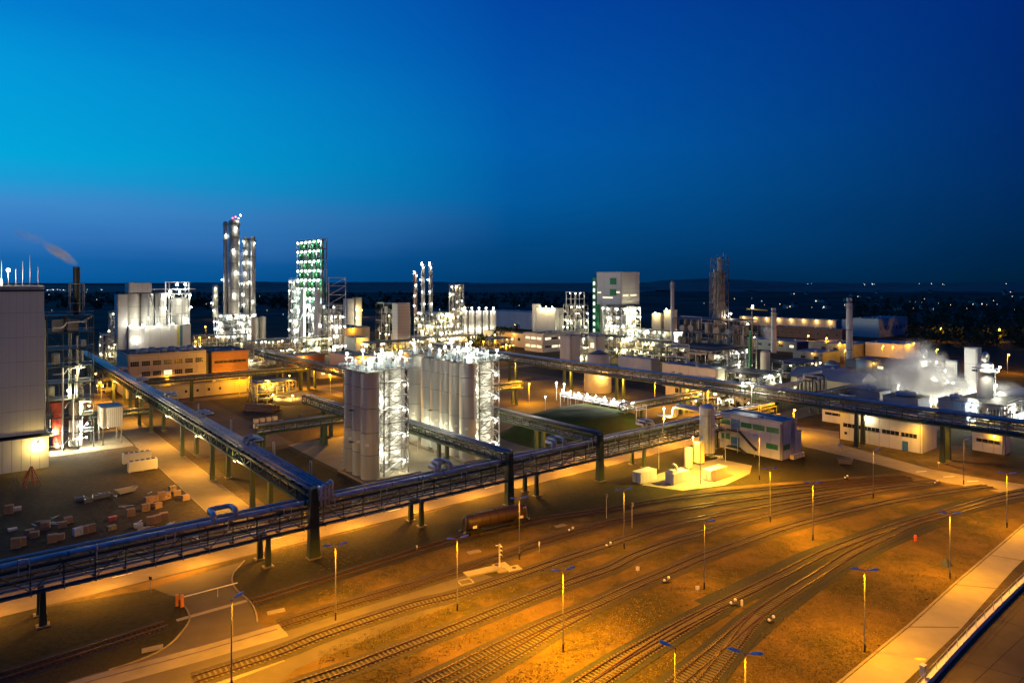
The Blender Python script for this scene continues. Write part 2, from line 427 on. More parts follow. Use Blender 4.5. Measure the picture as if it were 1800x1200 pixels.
structure(slab('verge', GP([(430, 985), (409, 1012), (414, 1034), (440, 1058), (700, 985), (1000, 903), (1250, 857), (1500, 838), (1600, 828), (1420, 782), (1262, 757), (1000, 835), (750, 902), (560, 949)]), .010, 'dark_grass'))
structure(slab('crossing_road', GP([(268, 1032), (316, 1052), (333, 1082), (326, 1102), (296, 1134), (250, 1158), (130, 1196), (-60, 1255), (420, 1260), (520, 1175), (820, 1052), (868, 1014), (830, 1002), (640, 1060), (480, 1112), (452, 1092), (440, 1060), (414, 1034), (409, 1012), (428, 986)]), .013, 'yard_asphalt'))
structure(slab('access_road', GP([(1392, 748), (1475, 758), (1476, 780), (1570, 806), (1635, 824), (1725, 840), (1800, 851), (2050, 890), (2050, 925), (1800, 874), (1737, 861), (1662, 848), (1600, 831), (1535, 814), (1470, 798), (1412, 784)]), .014, 'concrete'))
# platform road in the near corner, its kerb, retaining wall and the sheltered yard behind
road_l = GP([(1360, 1300), (1475, 1200), (1600, 1097), (1685, 1020), (1800, 922), (2000, 770)])
road_r = GP([(1480, 1300), (1600, 1190), (1687, 1107), (1780, 1002), (1850, 935), (2040, 780)])
structure(slab('platform_road', road_l + road_r[::-1], .03, 'pale_slab'))
structure(strip('kerb', road_l, .35, .14, 'concrete', .14))
wall_line = GP([(1512, 1300), (1622, 1196), (1706, 1110), (1800, 1008), (2060, 782)])
structure(slab('planted_strip', road_r + wall_line[::-1], .034, 'soil'))
structure(slab('sheltered_yard', wall_line + GP([(2600, 900), (2600, 1500), (1700, 1400)]), .02, 'yard_asphalt'))
def wall_and_rail():
    L = smooth_line([wall_line[0], wall_line[3], wall_line[4]], 2.0)
    t = thing('retaining_wall', 'low pale concrete retaining wall with a grey handrail beside the platform road', 'wall')
    v, f = [], []
    for i in range(0, len(L)-3, 3):            # cast segments
        a, b = L[i], L[i+3]; d = (b-a).normalized(); m = (a+b)/2
        box(t, 'wall_segment', (m.x+.75, m.y-.9, .4), ((b-a).length-.03, .55, .8), 'panel_white', math.atan2(d.y, d.x))
    for i in range(0, len(L)-1, 2):
        cyl(t, 'railing_post', (L[i].x+.78, L[i].y-.94, .8), (L[i].x+.78, L[i].y-.94, 1.9), .05, 'galvanised', 6)
    for z in (1.35, 1.9):
        pipe(t, 'handrail', [(q.x+.78, q.y-.94, z) for q in L], .04, 'galvanised', seg=5)
wall_and_rail()
for (a, b) in (((1700, 1210), (1840, 1080)), ((1760, 1230), (1900, 1090)), ((1690, 1160), (1830, 1200)), ((1760, 1090), (1900, 1130))): structure(strip('slab_joint', GP([a, b]), .12, .024, 'dark_ballast'))
# slab joints and markings on the road by the wall
for q in (.25, .5, .72):
    a = road_l[1].lerp(road_l[4], q); b = road_r[1].lerp(road_r[4], q)
    structure(strip('slab_joint', [a, b], .3, .036, 'asphalt'))
structure(strip('kerb', [W(41.4, v) for v in (136.7, 180, 232)], .2, .1, 'concrete', .1))
structure(strip('kerb', [W(49.7, v) for v in (137, 180, 232, 300)], .2, .1, 'concrete', .1))
structure(strip('kerb', [W(u, 126.5) for u in (57, 120, 200, 300)], .2, .1, 'concrete', .1))
structure(strip('kerb', smooth_line(GP([(430, 985), (409, 1012), (414, 1034), (440, 1058), (450, 1078), (453, 1098)]), 1.), .22, .12, 'concrete', .12))
structure(strip('kerb', smooth_line(GP([(316, 1052), (333, 1082), (326, 1102), (296, 1134), (250, 1158), (180, 1181)]), 1.), .22, .12, 'concrete', .12))
structure(strip('channel', GP([(310, 1090), (445, 1052)]), .9, .024, 'pale_slab'))
for k in range(7):
    structure(strip('lane_dash', [W(20+k*26, 131.5), W(23+k*26, 131.5)], .18, .02, 'paint_mark'))
for (x, y, l) in ((1610, 829, 3.2), (1658, 838, 3.2), (1700, 846, 3.2)):
    a = at(x, y); structure(strip('stop_line', [a, a + Vector((l, .6, 0))], .3, .024, 'paint_mark'))

# ================================================================== railway tracks
TRACKS = []
BEDS = set()                                   # cells of the ground taken by track beds
def track(label, px, ballast='ballast', wood=False, near=90, sunk=False):
    """ballast bed, sleepers and two rails along points of the photograph"""
    L = smooth_line(GP(px), .65)
    t = thing('railway_track', label, 'railway track', (L[0].x, L[0].y, 0), 0, 'railway tracks of the yard')
    o = t.location
    L0 = [q - Vector((o.x, o.y, 0)) for q in L]
    for q in L:
        for dx in (-1, 0, 1):
            for dy in (-1, 0, 1): BEDS.add((round(q.x/1.5)+dx, round(q.y/1.5)+dy))
    if not sunk: strip('ballast_bed', L0[::4] + [L0[-1]], 4.2, .034+len(TRACKS)*.0031, ballast, parent=t)
    if not sunk: strip('oil_stain', L0[len(L0)//6:len(L0)*3//4:4], .8, .074+len(TRACKS)*.0021, 'dark_ballast', parent=t)
    TRACKS.append(t)
    zt = .17 if not sunk else .03
    sw = 'sleeper_wood' if wood else 'sleeper_concrete'
    if not sunk:
        seen = [i for i in range(1, len(L)-1) if 0 < 900+L[i].x*FOC/L[i].y < 1800 and HZN+FOC*CAM_H/L[i].y < 1205]
        seen.sort(key=lambda i: L[i].y)
        close = set(seen[:near])
        rv, rf = [], []
        for i in range(1, len(L0)-1):
            d = (L0[i+1]-L0[i-1]).normalized(); a = math.atan2(d.y, d.x)
            q = L0[i]; ln = 2.5 + rnd.uniform(-.06, .06); h = .1 + rnd.uniform(-.015, .015)
            if i in close:
                box(t, 'sleeper', (q.x, q.y, h/2+.03), (.27, ln, h), sw, a + rnd.uniform(-.02, .02))
            else:
                s = Vector((-d.y, d.x, 0))*ln/2; e = d*.135; b = len(rv)
                for z in (.03, h+.03):
                    rv += [(q+s+e).to_tuple()[:2]+(z,), (q+s-e).to_tuple()[:2]+(z,), (q-s-e).to_tuple()[:2]+(z,), (q-s+e).to_tuple()[:2]+(z,)]
                rf += [(b+4, b+5, b+6, b+7), (b, b+4, b+7, b+3), (b+1, b+2, b+6, b+5), (b, b+1, b+5, b+4), (b+2, b+3, b+7, b+6)]
        if rv: poly(t, 'sleeper_row', rv, rf, sw)['kind'] = 'stuff'
    for side in (-1, 1):
        pts = []
        for i, q in enumerate(L0):
            if i % 3 and i != len(L0)-1: continue
            d = (L0[min(i+1, len(L0)-1)] - L0[max(i-1, 0)]).normalized()
            pts.append(Vector((q.x - d.y*side*.7525, q.y + d.x*side*.7525, 0)))
        v, f = [], []
        prof = [(-.07, zt-.06), (-.018, zt-.03), (-.018, zt+.07), (-.04, zt+.075), (-.04, zt+.12), (.04, zt+.12), (.04, zt+.075), (.018, zt+.07), (.018, zt-.03), (.07, zt-.06)]
        if sunk: prof = [(-.06, -.05), (-.06, zt+.005), (.06, zt+.005), (.06, -.05)]
        n = len(prof)
        for i, q in enumerate(pts):
            d = (pts[min(i+1, len(pts)-1)] - pts[max(i-1, 0)]).normalized()
            for x, z in prof: v.append((q.x - d.y*x*1.4, q.y + d.x*x*1.4, z))
        for i in range(len(pts)-1):
            for k in range(n-1): f.append((i*n+k, (i+1)*n+k, (i+1)*n+k+1, i*n+k+1))
        poly(t, 'rail', v, f, 'rail_steel')
    return t
track('track under the tank wagon, dark sleepers along the road verge', [(440, 1059), (470, 1050), (590, 1013), (675, 986), (775, 955), (812, 945), (925, 919), (975, 909), (1075, 895), (1175, 878), (1275, 866), (1387, 856), (1500, 846), (1600, 838)], 'dark_ballast', True, 110)
track('overgrown dark track running through the grass left of the level crossing', [(-120, 1226), (0, 1190), (150, 1143), (300, 1094)], 'dark_ballast', True, 60)
track('second track from the verge, passing the small yellow pump pad', [(492, 1099), (600, 1066), (725, 1029), (800, 1005), (900, 973), (950, 954), (1000, 939), (1075, 918), (1175, 899), (1300, 880), (1400, 866), (1500, 853), (1600, 843)], 'ballast', True, 110)
track('embedded track crossing the asphalt at the level crossing, upper of two', [(60, 1222), (130, 1200), (200, 1180), (350, 1140), (492, 1099)], sunk=True)
track('third track, first below the yellow pump pad', [(340, 1196), (487, 1148), (575, 1114), (725, 1065), (800, 1047), (900, 1015), (1000, 981), (1062, 961), (1162, 928), (1225, 913), (1300, 898), (1400, 880), (1500, 864), (1590, 852), (1650, 846)], 'ballast', False, 120)
track('fourth track, between the two rows of lamp masts', [(430, 1243), (540, 1200), (600, 1180), (700, 1142), (800, 1104), (900, 1064), (1000, 1025), (1075, 998), (1112, 979), (1175, 955), (1237, 937), (1275, 925), (1350, 906), (1425, 888), (1500, 872), (1570, 860), (1650, 849)], 'ballast', False, 130)
track('fifth track, in the middle, ending at the concrete access road', [(640, 1252), (770, 1190), (862, 1145), (955, 1101), (1040, 1066), (1112, 1032), (1170, 1008), (1237, 979), (1300, 956), (1362, 934), (1425, 916), (1525, 891), (1600, 876), (1687, 862), (1740, 855)], 'ballast', False, 150)
track('short branch track joining the middle track by a turnout', [(720, 1250), (830, 1192), (912, 1145), (985, 1101), (1037, 1074)], 'ballast', False, 80)
track('curved near track, upper branch of the large turnout', [(900, 1282), (1050, 1184), (1125, 1139), (1200, 1098), (1270, 1062), (1320, 1038), (1375, 1010), (1425, 984), (1462, 967), (1512, 948), (1575, 925), (1650, 904), (1725, 882), (1775, 870), (1900, 845)], 'dark_ballast', False, 170)
track('short near branch track merging under the large turnout', [(960, 1262), (1050, 1201), (1125, 1151), (1200, 1104), (1262, 1070)], 'dark_ballast', False, 90)
track('curved near track, lower branch beside the lit grass', [(1120, 1262), (1190, 1200), (1250, 1150), (1300, 1106), (1330, 1082), (1390, 1041), (1450, 1003), (1500, 972), (1562, 942), (1600, 924), (1650, 909), (1725, 888), (1800, 872), (1900, 852)], 'dark_ballast', False, 170)
track('nearest branch track at the lower edge, joining the lower curve', [(1190, 1262), (1238, 1200), (1280, 1146), (1312, 1104), (1336, 1079)], 'dark_ballast', False, 80)
structure(strip('ballast_shoulder', smooth_line(GP([(1230, 1060), (1340, 1010), (1420, 972), (1512, 940), (1600, 909), (1700, 880)]), 3.), 2.2, .02, 'dark_ballast'))
structure(strip('ballast_shoulder', smooth_line(GP([(1270, 1170), (1330, 1120), (1400, 1060), (1480, 1004), (1560, 960), (1650, 922)]), 3.), 1.8, .021, 'dark_ballast'))
# paved crossing strips between and beside the embedded rails
structure(strip('crossing_panel', GP([(120, 1214), (200, 1188), (350, 1148), (500, 1106)]), 4.2, .016, 'concrete'))
structure(strip('crossing_panel', GP([(350, 1201), (420, 1176), (490, 1150)]), 4., .0175, 'concrete'))

# ================================================================== lamp masts of the yard
def mast(px, base, label, azim=20., heads=2, lit=1.0, h=10.9, rgb=SODIUM):
    b = at(px, base)
    t = thing('lamp_mast', label, 'lamp mast', b, R(azim), 'lamp masts of the railway yard')
    cyl(t, 'foot', (0, 0, 0), (0, 0, 1.1), .13, 'black_steel', 8)
    cyl(t, 'pole', (0, 0, 1.1), (0, 0, h), .1, 'mast_steel', 8, .6)
    for s in ((-1, 1) if heads == 2 else (1,)):
        cyl(t, 'arm', (0, 0, h-.05), (s*.5, 0, h+.12), .04, 'galvanised', 6)
        hd = link('lamp_head', LAMP_HEAD, t); hd.location = (s*.45, 0, h+.1); hd.rotation_euler = (0, R(-9)*s, 0 if s > 0 else math.pi)
        if s < 0: hd.rotation_euler = (0, R(-9), math.pi)
        g = link('lamp_glass', LAMP_GLASS, t); g.location = hd.location; g.rotation_euler = hd.rotation_euler
    if lit:
        for s in ((-1, 1) if heads == 2 else (1,)): light(t, (s*1.5, 0, h-.1), 30000*lit/heads, rgb, .3, 160)
    return t
def lamp_head_mesh():
    v, f = [], []
    prof = [(0, .1, .05, .03), (.25, .17, .12, .06), (.7, .22, .16, .08), (1.1, .2, .13, .08), (1.35, .08, .05, .04)]
    for x, hw, up, dn in prof: v += [(x, -hw, -dn), (x, -hw*.75, up*.7), (x, 0, up), (x, hw*.75, up*.7), (x, hw, -dn)]
    for i in range(len(prof)-1):
        for k in range(5): j = (k+1) % 5; f.append((i*5+k, (i+1)*5+k, (i+1)*5+j, i*5+j))
    f.append((4, 3, 2, 1, 0)); f.append(tuple(20+k for k in range(5)))
    me = bpy.data.meshes.new('lamp_head'); me.from_pydata(v, [], f); me.materials.append(MATS['lamp_shell']); return me
LAMP_HEAD = lamp_head_mesh()
def lamp_glass_mesh():
    me = bpy.data.meshes.new('lamp_glass')
    v = [(.72, -.14, -.084), (1.08, -.13, -.084), (1.08, .13, -.084), (.72, .14, -.084)]
    me.from_pydata(v, [], [(3, 2, 1, 0)]); me.materials.append(MATS['glow_sodium']); return me
LAMP_GLASS = lamp_glass_mesh()
for px, base, az, hd, lit, lab in (
    (407, 1210, 60, 1, 1.0, 'lamp mast at the lower edge beside the level crossing'),
    (590, 1089, 25, 2, 1.0, 'lamp mast standing between the second and third track near the crossing'),
    (804, 1073, 25, 2, .9, 'lamp mast below the yellow pump pad, left of the tank wagon'),
    (913, 983, 20, 2, .5, 'lamp mast directly in front of the brown tank wagon'),
    (990, 1145, 20, 2, 2.0, 'lamp mast with the bright yellow pool of light at its foot'),
    (1097, 964, 20, 2, .45, 'lamp mast right of the tank wagon between third track and verge'),
    (1238, 1035, -5, 1, .45, 'single headed lamp mast with a dark green pole in the middle of the yard'),
    (1354, 917, 15, 2, .6, 'lamp mast in front of the grey building with green windows'),
    (1429, 949, 10, 2, .9, 'lamp mast standing alone between the fifth track and the curve'),
    (1535, 875, 10, 1, .6, 'lamp mast by the waste container at the access road'),
    (1694, 851, 10, 1, .8, 'lamp mast at the level crossing of the concrete access road'),
    (1770, 927, -10, 2, .8, 'lamp mast nearest the right edge, above the platform road'),
    (1670, 1017, -10, 2, .8, 'lamp mast beside the small dark pyramid marker on the grass'),
    (1520, 1145, -8, 2, .9, 'tall lamp mast on the lit grass beside the platform road'),
    (1187, 1318, 150, 1, .9, 'lamp mast cut by the lower edge beside the lower turnout'),
    (1310, 1331, -18, 2, .6, 'lamp mast cut by the lower edge, two heads, nearest of all'),
    (1335, 843, 170, 1, 1.2, 'slim lamp mast at the corner of the containers and the grey building'),
): mast(px, base, lab, az, hd, lit)
mast(1231, 850, 'lamp mast in front of the white containers, its yellow light on them', 60, 1, 1.7, 10.9, (1., .62, .08))

# ================================================================== pipe bridges
def bridge(label, p0, p1, z0, z1, width, cols, bay=4., pipes=(), low_pipes=True, walkway=True, loops=(), steel='green_steel', cat='pipe bridge', col_w=1.1, name='pipe_bridge', side_pipes=True, lamps=(), bigcols=(), deck=True, spill=.5, posts=()):
    """trussed pipe bridge from p0 to p1 (plan points): chords, posts, braces, cross beams, decks, pipes, columns"""
    p0, p1 = Vector((p0[0], p0[1], 0)), Vector((p1[0], p1[1], 0)); d = p1-p0; L = d.length; a = math.atan2(d.y, d.x)
    t = thing(name, label, cat, p0, a, 'pipe bridges of the plant')
    hw = width/2; n = max(2, round(L/bay)); bl = L/n
    for s in (-1, 1):
        for z in (z0, z1):
            beam(t, 'chord', (0, s*hw, z), (L, s*hw, z), .3, .4, steel)
    for i in range(n+1):
        x = i*bl
        for s in (-1, 1):
            box(t, 'post', (x, s*hw, (z0+z1)/2), (.18, .18, z1-z0-.4), steel)
        for z in (z0, z1):
            box(t, 'cross_beam', (x, 0, z-.02), (.22, width-.3, .3), steel)
        if i < n:
            for s in (-1, 1):
                up = (i % 2 == 0)
                beam(t, 'brace', (x+.1, s*(hw+.002), z0+.2 if up else z1-.2), (x+bl-.1, s*(hw+.002), z1-.2 if up else z0+.2), .12, .12, steel)
            if deck: box(t, 'deck_panel', (x+bl/2, 0, z0+.24), (bl-.04, width-.4, .06), 'grating')
    # pipes lying on the upper and lower cross beams
    for (y, z, r, m) in pipes:
        pipe(t, 'pipe', [(0, y, z), (L, y, z)], r, m, seg=10)
        if m == 'pipe_cladding':                          # clad joints, one every six metres
            for k in range(1, int(L/6)): cyl(t, 'pipe_joint', (k*6+y, y, z), (k*6+y+.22, y, z), r+.035, 'grey_steel', 10)
    if low_pipes:
        k = 0
        y = -hw+.6
        while y < hw-.4:
            r = (.12, .2, .09, .16, .25, .1)[k % 6]
            z = z0+.27+r if k % 2 else (z0+z1)/2+.15
            pipe(t, 'pipe', [(.2, y, z), (L-.2, y, z)], r, ('pipe_plain', 'galvanised', 'pipe_rust', 'pipe_plain', 'pipe_cladding', 'pipe_rust')[k % 6], seg=6)
            y += .75; k += 1
        # small crossing supports
        for i in range(n+1): box(t, 'pipe_support', (i*bl+.25, 0, (z0+z1)/2), (.12, width-.2, .12), steel)
    if walkway:
        y = -hw-.75
        for i in range(n): box(t, 'walkway_panel', (i*bl+bl/2, y, z0+.05), (bl-.04, .9, .05), 'grating')
        for i in range(n+1):
            box(t, 'walkway_bracket', (i*bl, y+.1, z0-.1), (.1, 1.3, .12), steel)
            box(t, 'railing_post', (i*bl, y-.42, z0+.6), (.05, .05, 1.05), 'galvanised')
        for z in (z0+.62, z0+1.12): beam(t, 'handrail', (0, y-.42, z), (L, y-.42, z), .05, .05, 'galvanised')
    for (x, wd, base) in cols:
        for s in (-1, 1):
            poly_col(t, (x, s*(hw-.4), 0), z0-.2, wd, steel)
        box(t, 'cap_beam', (x, 0, z0-.35), (.5, width+.6, .3), steel)
        for s in (-1, 1): box(t, 'footing', (x, s*(hw-.4), .1), (1.7, 1.5, .2), 'concrete')
    for (x, y, zt, wd) in bigcols:
        poly_col(t, (x, y, 0), zt, wd, steel)
        box(t, 'footing', (x, y, .1), (2.3, 1.9, .2), 'concrete')
    for (x, y, z, r, m, ln, ht, wd) in loops:           # expansion loops
        pts = [(x, y, z), (x, y, z+ht), (x, y-wd, z+ht), (x+ln, y-wd, z+ht), (x+ln, y, z+ht), (x+ln, y, z)]
        pipe(t, 'expansion_loop', pts, r, m, .5, 10)
        for dx in (0, ln): box(t, 'loop_support', (x+dx, y-wd/2, z+ht-r-.14), (.18, abs(wd)+.6, .2), steel)
    for (x, y, z, hh, wd) in posts:                     # goalpost frames carrying small lines
        for s in (0, wd): box(t, 'goalpost', (x+s, y, z+hh/2), (.14, .14, hh), 'galvanised')
        box(t, 'goalpost_bar', (x+wd/2, y, z+hh), (wd+.14, .14, .14), 'galvanised')
    for (x, y, z, w_, c_) in lamps:
        if abs(y) > hw: beam(t, 'lamp_arm', (x, hw-.2, z+.22), (x, y, z+.22), .08, .08, steel)
        box(t, 'lamp_housing', (x, y, z+.1), (1.3, .3, .12), 'lamp_shell')
        box(t, 'lamp_tube', (x, y, z+.02), (1.2, .2, .04), 'glow_sodium' if c_ == SODIUM else 'glow_white')
        light(t, (x, y, z-.2), w_*2.8, c_, .3, 166); light(t, (x, y+.2, z-.25), w_*spill, (1., .72, .26), .3)
    return t
def poly_col(t, c, top, w, m):
    """tapered welded column, wider at the foot"""
    x, y, z = c; a, b = w/2, w*.32
    v = [(x-a, y-a*.7, z), (x+a, y-a*.7, z), (x+a, y+a*.7, z), (x-a, y+a*.7, z), (x-b, y-b, top), (x+b, y-b, top), (x+b, y+b, top), (x-b, y+b, top)]
    return poly(t, 'column', v, [(3, 2, 1, 0), (4, 5, 6, 7), (0, 1, 5, 4), (1, 2, 6, 5), (2, 3, 7, 6), (3, 0, 4, 7)], m)
# --- front bridge along the road: u from -40 to 209 at v = 121.5
FB = -40.
def fb(u): return u-FB
bridge('long green pipe bridge along the front road with one big silver pipe on top', W(FB, 121.5), W(207.5, 121.5), 5.4, 8.9, 5.,
    [(fb(u), 1.0, 0) for u in (9.4, 41.9, 73, 104, 142, 175)], 4.,
    pipes=[(-1.6, 9.6, .42, 'pipe_cladding'), (.2, 9.35, .2, 'pipe_plain'), (1.2, 9.3, .16, 'pipe_rust'), (1.9, 9.35, .2, 'galvanised')],
    loops=[(fb(33), -1.6, 9.6, .42, 'pipe_cladding', 3.6, 1.3, -3.), (fb(2.6), -1.6, 9.6, .42, 'pipe_cladding', .2, 1.6, -.1),
           (fb(77), -1.2, 9.6, .38, 'pipe_cladding', 4., 1.4, -2.6), (fb(77.8), -1.2, 9.9, .3, 'pipe_cladding', 2.6, 1.8, -3.),
           (fb(110), -1.2, 9.6, .38, 'pipe_cladding', 4., 1.5, -2.6), (fb(110.8), -1.2, 9.9, .3, 'pipe_cladding', 2.6, 1.9, -3.),
           (fb(143), -1.2, 9.6, .38, 'pipe_cladding', 4., 1.5, -2.6), (fb(144), -1.2, 9.9, .3, 'pipe_cladding', 2.6, 1.9, -3.)],
    lamps=[(fb(-28+k*15), 5.6, 5.2, (1000, 1500, 2100, 2900, 3300)[min(k, 4)] if k < 12 else 2600, (1., .37, 0.)) for k in range(15)], spill=.25,
    deck=False, posts=[(fb(-22+k*9.5), -2.7, 8.2, 2.2, 1.3 if k % 2 else .05) for k in range(24)], bigcols=[(fb(49.6), -3.4, 12.6, 2.0), (fb(95), -3.2, 11.6, 1.9), (fb(124), -3.2, 11.6, 1.9)])
# --- rising bridge to the left: u = 51, v from 121.5 to 420
bridge('long pipe bridge running back beside the plant road, bundle of blue lit pipes on top', W(51, 119.5), W(51, 424), 9.4, 11.6, 4.6,
    [(x, 1.3, 0) for x in (30, 60, 89.5, 130, 165, 200, 240, 280)], 4.2,
    pipes=[(-1.7, 12.2, .26, 'galvanised'), (-.95, 12.25, .34, 'pipe_cladding'), (-.1, 12.25, .34, 'pipe_cladding'), (.75, 12.25, .34, 'pipe_cladding'), (1.6, 12.2, .26, 'pipe_cladding'), (1.2, 12.85, .2, 'galvanised')],
    loops=[(x, -.95, 12.25, .3, 'pipe_cladding', 4.5, 1.2, 2.2) for x in (38, 78, 118, 160, 200)] + [(x+.9, -.1, 12.3, .3, 'pipe_cladding', 2.7, 1.6, 2.) for x in (38, 78, 118, 160, 200)],
    lamps=[(x, 2.6, 9.0, w_, SODIUM) for x, w_ in ((40, 7000), (72, 8000), (105, 7000), (150, 6000), (195, 5000))], walkway=False, posts=[(x, -2.2, 9.5, 5.2, 1.) for x in (8, 28, 58, 88, 112, 136, 170)])
for k, y in enumerate((-1.7, -.95, -.1, .75)):     # lines dropping from the rising bridge to the front bridge
    pipe(bpy.data.objects['pipe_bridge.001'], 'drop_pipe', [(.4, y, 12.25), (-1.3-k*.35, y, 12.25), (-1.3-k*.35, y, 13.4-k*.2), (-2.4-k*.3, y, 13.4-k*.2), (-2.4-k*.3, y, 9.6)], .26, 'pipe_cladding', .5, 8)
# --- link bridges to the silos, u = 95 and u = 124
bridge('green link bridge from the front bridge to the first silo block', W(95, 119), W(95, 170), 9.3, 11.4, 3.2, [(26, 1.2, 0)], 3.2,
    pipes=[(-1., 11.8, .2, 'galvanised'), (-.3, 11.75, .14, 'pipe_plain'), (.4, 11.75, .14, 'galvanised'), (1.1, 11.75, .18, 'pipe_plain')], walkway=False)
bridge('green link bridge from the front bridge towards the second silo block stair tower', W(124, 119), W(124, 168), 9.3, 11.6, 3.4, [(22, 1.2, 0)], 3.4,
    pipes=[(-1., 11.9, .22, 'galvanised'), (-.2, 11.85, .16, 'pipe_plain'), (.8, 11.85, .2, 'pipe_rust')], walkway=False)
bridge('dark pipe bridge behind the silos running back towards the lit plant', W(126, 222), W(126, 372), 9.6, 12.2, 4., [(x, 1.3, 0) for x in (12, 42, 80, 120)], 4.4,
    pipes=[(-1.2, 12.6, .25, 'pipe_plain'), (0, 12.6, .25, 'pipe_rust'), (1.2, 12.6, .2, 'pipe_plain')], walkway=False)
# --- back bridge across the right half: u = 211, v from 20 to 330
bridge('long back pipe bridge crossing the right half with a blue lit pipe on top', W(211, 10), W(211, 332), 10.2, 13.2, 5.,
    [(x, 1.3, 0) for x in (25, 61, 84, 118, 148, 180, 211, 250, 290)], 4.2,
    pipes=[(-1.9, 13.8, .3, 'pipe_cladding'), (-1., 13.75, .26, 'pipe_cladding'), (0, 13.7, .22, 'pipe_plain'), (1., 13.7, .22, 'galvanised'), (1.8, 13.7, .22, 'pipe_rust')],
    loops=[(x, -1.2, 13.7, .26, 'pipe_cladding', 3.4, 1.2, -2.2) for x in (150, 118, 86)],
    lamps=[(x, 0, 9.8, w_, SODIUM) for x, w_ in ((66, 3000), (148, 8000), (180, 6000), (214, 8000), (250, 7000))])
# --- short bridges
def pbridge(label, a, b, z0, z1, w, cols, **k):
    return bridge(label, a, b, z0, z1, w, cols, 3.6, pipes=[(-w*.3, z1+.35, .2, 'pipe_plain'), (w*.05, z1+.3, .16, 'galvanised'), (w*.33, z1+.33, .18, 'pipe_rust')], walkway=False, **k)
pbridge('short green pipe bridge from the mound platform to the back bridge', W(168, 150), W(209, 150), 7.4, 9.4, 3., [(8, 1., 0)])
pbridge('short green pipe bridge left of the back bridge, above the open yard', W(133, 212), W(176, 212), 6.6, 9., 3.2, [(2, 1., 0), (40, 1., 0)])
pbridge('short green pipe bridge behind the stacked pallets', W(66, 197), W(99, 197), 6.2, 8.4, 3., [(1.5, 1., 0), (20, 1.3, 0)])
pbridge('green cable bridge entering the silos from behind the pallets', W(91, 176), W(91, 222), 9., 11.2, 3.4, [(30, 1.3, 0)])
pbridge('low pipe rack in front of the brick office block', W(50, 300), W(124, 300), 9.0, 10.6, 3., [(x, .9, 0) for x in (4, 24, 48, 70)])
pbridge('low pipe rack passing behind the forecourt of the process tower', W(33, 262), W(51, 262), 4.2, 5.8, 2.4, [(2, .8, 0), (15, .8, 0)])

# ================================================================== silo blocks with stair towers
def lattice(t, u0, u1, v0, v1, z0, z1, n, m='galvanised', stairs=True, w=.22, deck=True):
    """braced stair tower: corner columns, ring beams, braces, decks, flights"""
    cs = [(u0, v0), (u1, v0), (u1, v1), (u0, v1)]; h = (z1-z0)/n
    for x, y in cs: box(t, 'tower_column', (x, y, (z0+z1)/2), (w, w, z1-z0), m)
    for i in range(n+1):
        z = z0+i*h
        for k in range(4):
            (xa, ya), (xb, yb) = cs[k], cs[(k+1) % 4]
            if i > 0: beam(t, 'ring_beam', (xa, ya, z), (xb, yb, z), w*.8, w*.8, m)
            if i < n:
                p, q = ((xa, ya, z), (xb, yb, z+h)) if (i+k) % 2 == 0 else ((xb, yb, z), (xa, ya, z+h))
                beam(t, 'tower_brace', p, q, w*.5, w*.5, m)
                if k in (0, 3): beam(t, 'tower_brace', (p[0], p[1], q[2]), (q[0], q[1], p[2]), w*.5, w*.5, m)
        if deck and 0 < i: box(t, 'landing', ((u0+u1)/2, (v0+v1)/2, z+.02), (u1-u0-.3, v1-v0-.3, .05), 'grating')
        if stairs and i < n:
            ym = v0+(v1-v0)*(.3 if i % 2 else .7)
            xa, xb = (u0+.8, u1-.8) if i % 2 == 0 else (u1-.8, u0+.8)
            beam(t, 'stair_flight', (xa, ym, z+.1), (xb, ym, z+h), .6, .08, 'galvanised')
def railing(t, u0, u1, v0, v1, z, m='pale_blue_steel', step=2.):
    for (a, b) in (((u0, v0), (u1, v0)), ((u1, v0), (u1, v1)), ((u1, v1), (u0, v1)), ((u0, v1), (u0, v0))):
        L = math.hypot(b[0]-a[0], b[1]-a[1]); n = max(1, round(L/step))
        for zz in (.55, 1.1): beam(t, 'handrail', (a[0], a[1], z+zz), (b[0], b[1], z+zz), .06, .06, m)
        for i in range(n):
            f = i/n; box(t, 'railing_post', (a[0]+(b[0]-a[0])*f, a[1]+(b[1]-a[1])*f, z+.55), (.06, .06, 1.1), m)
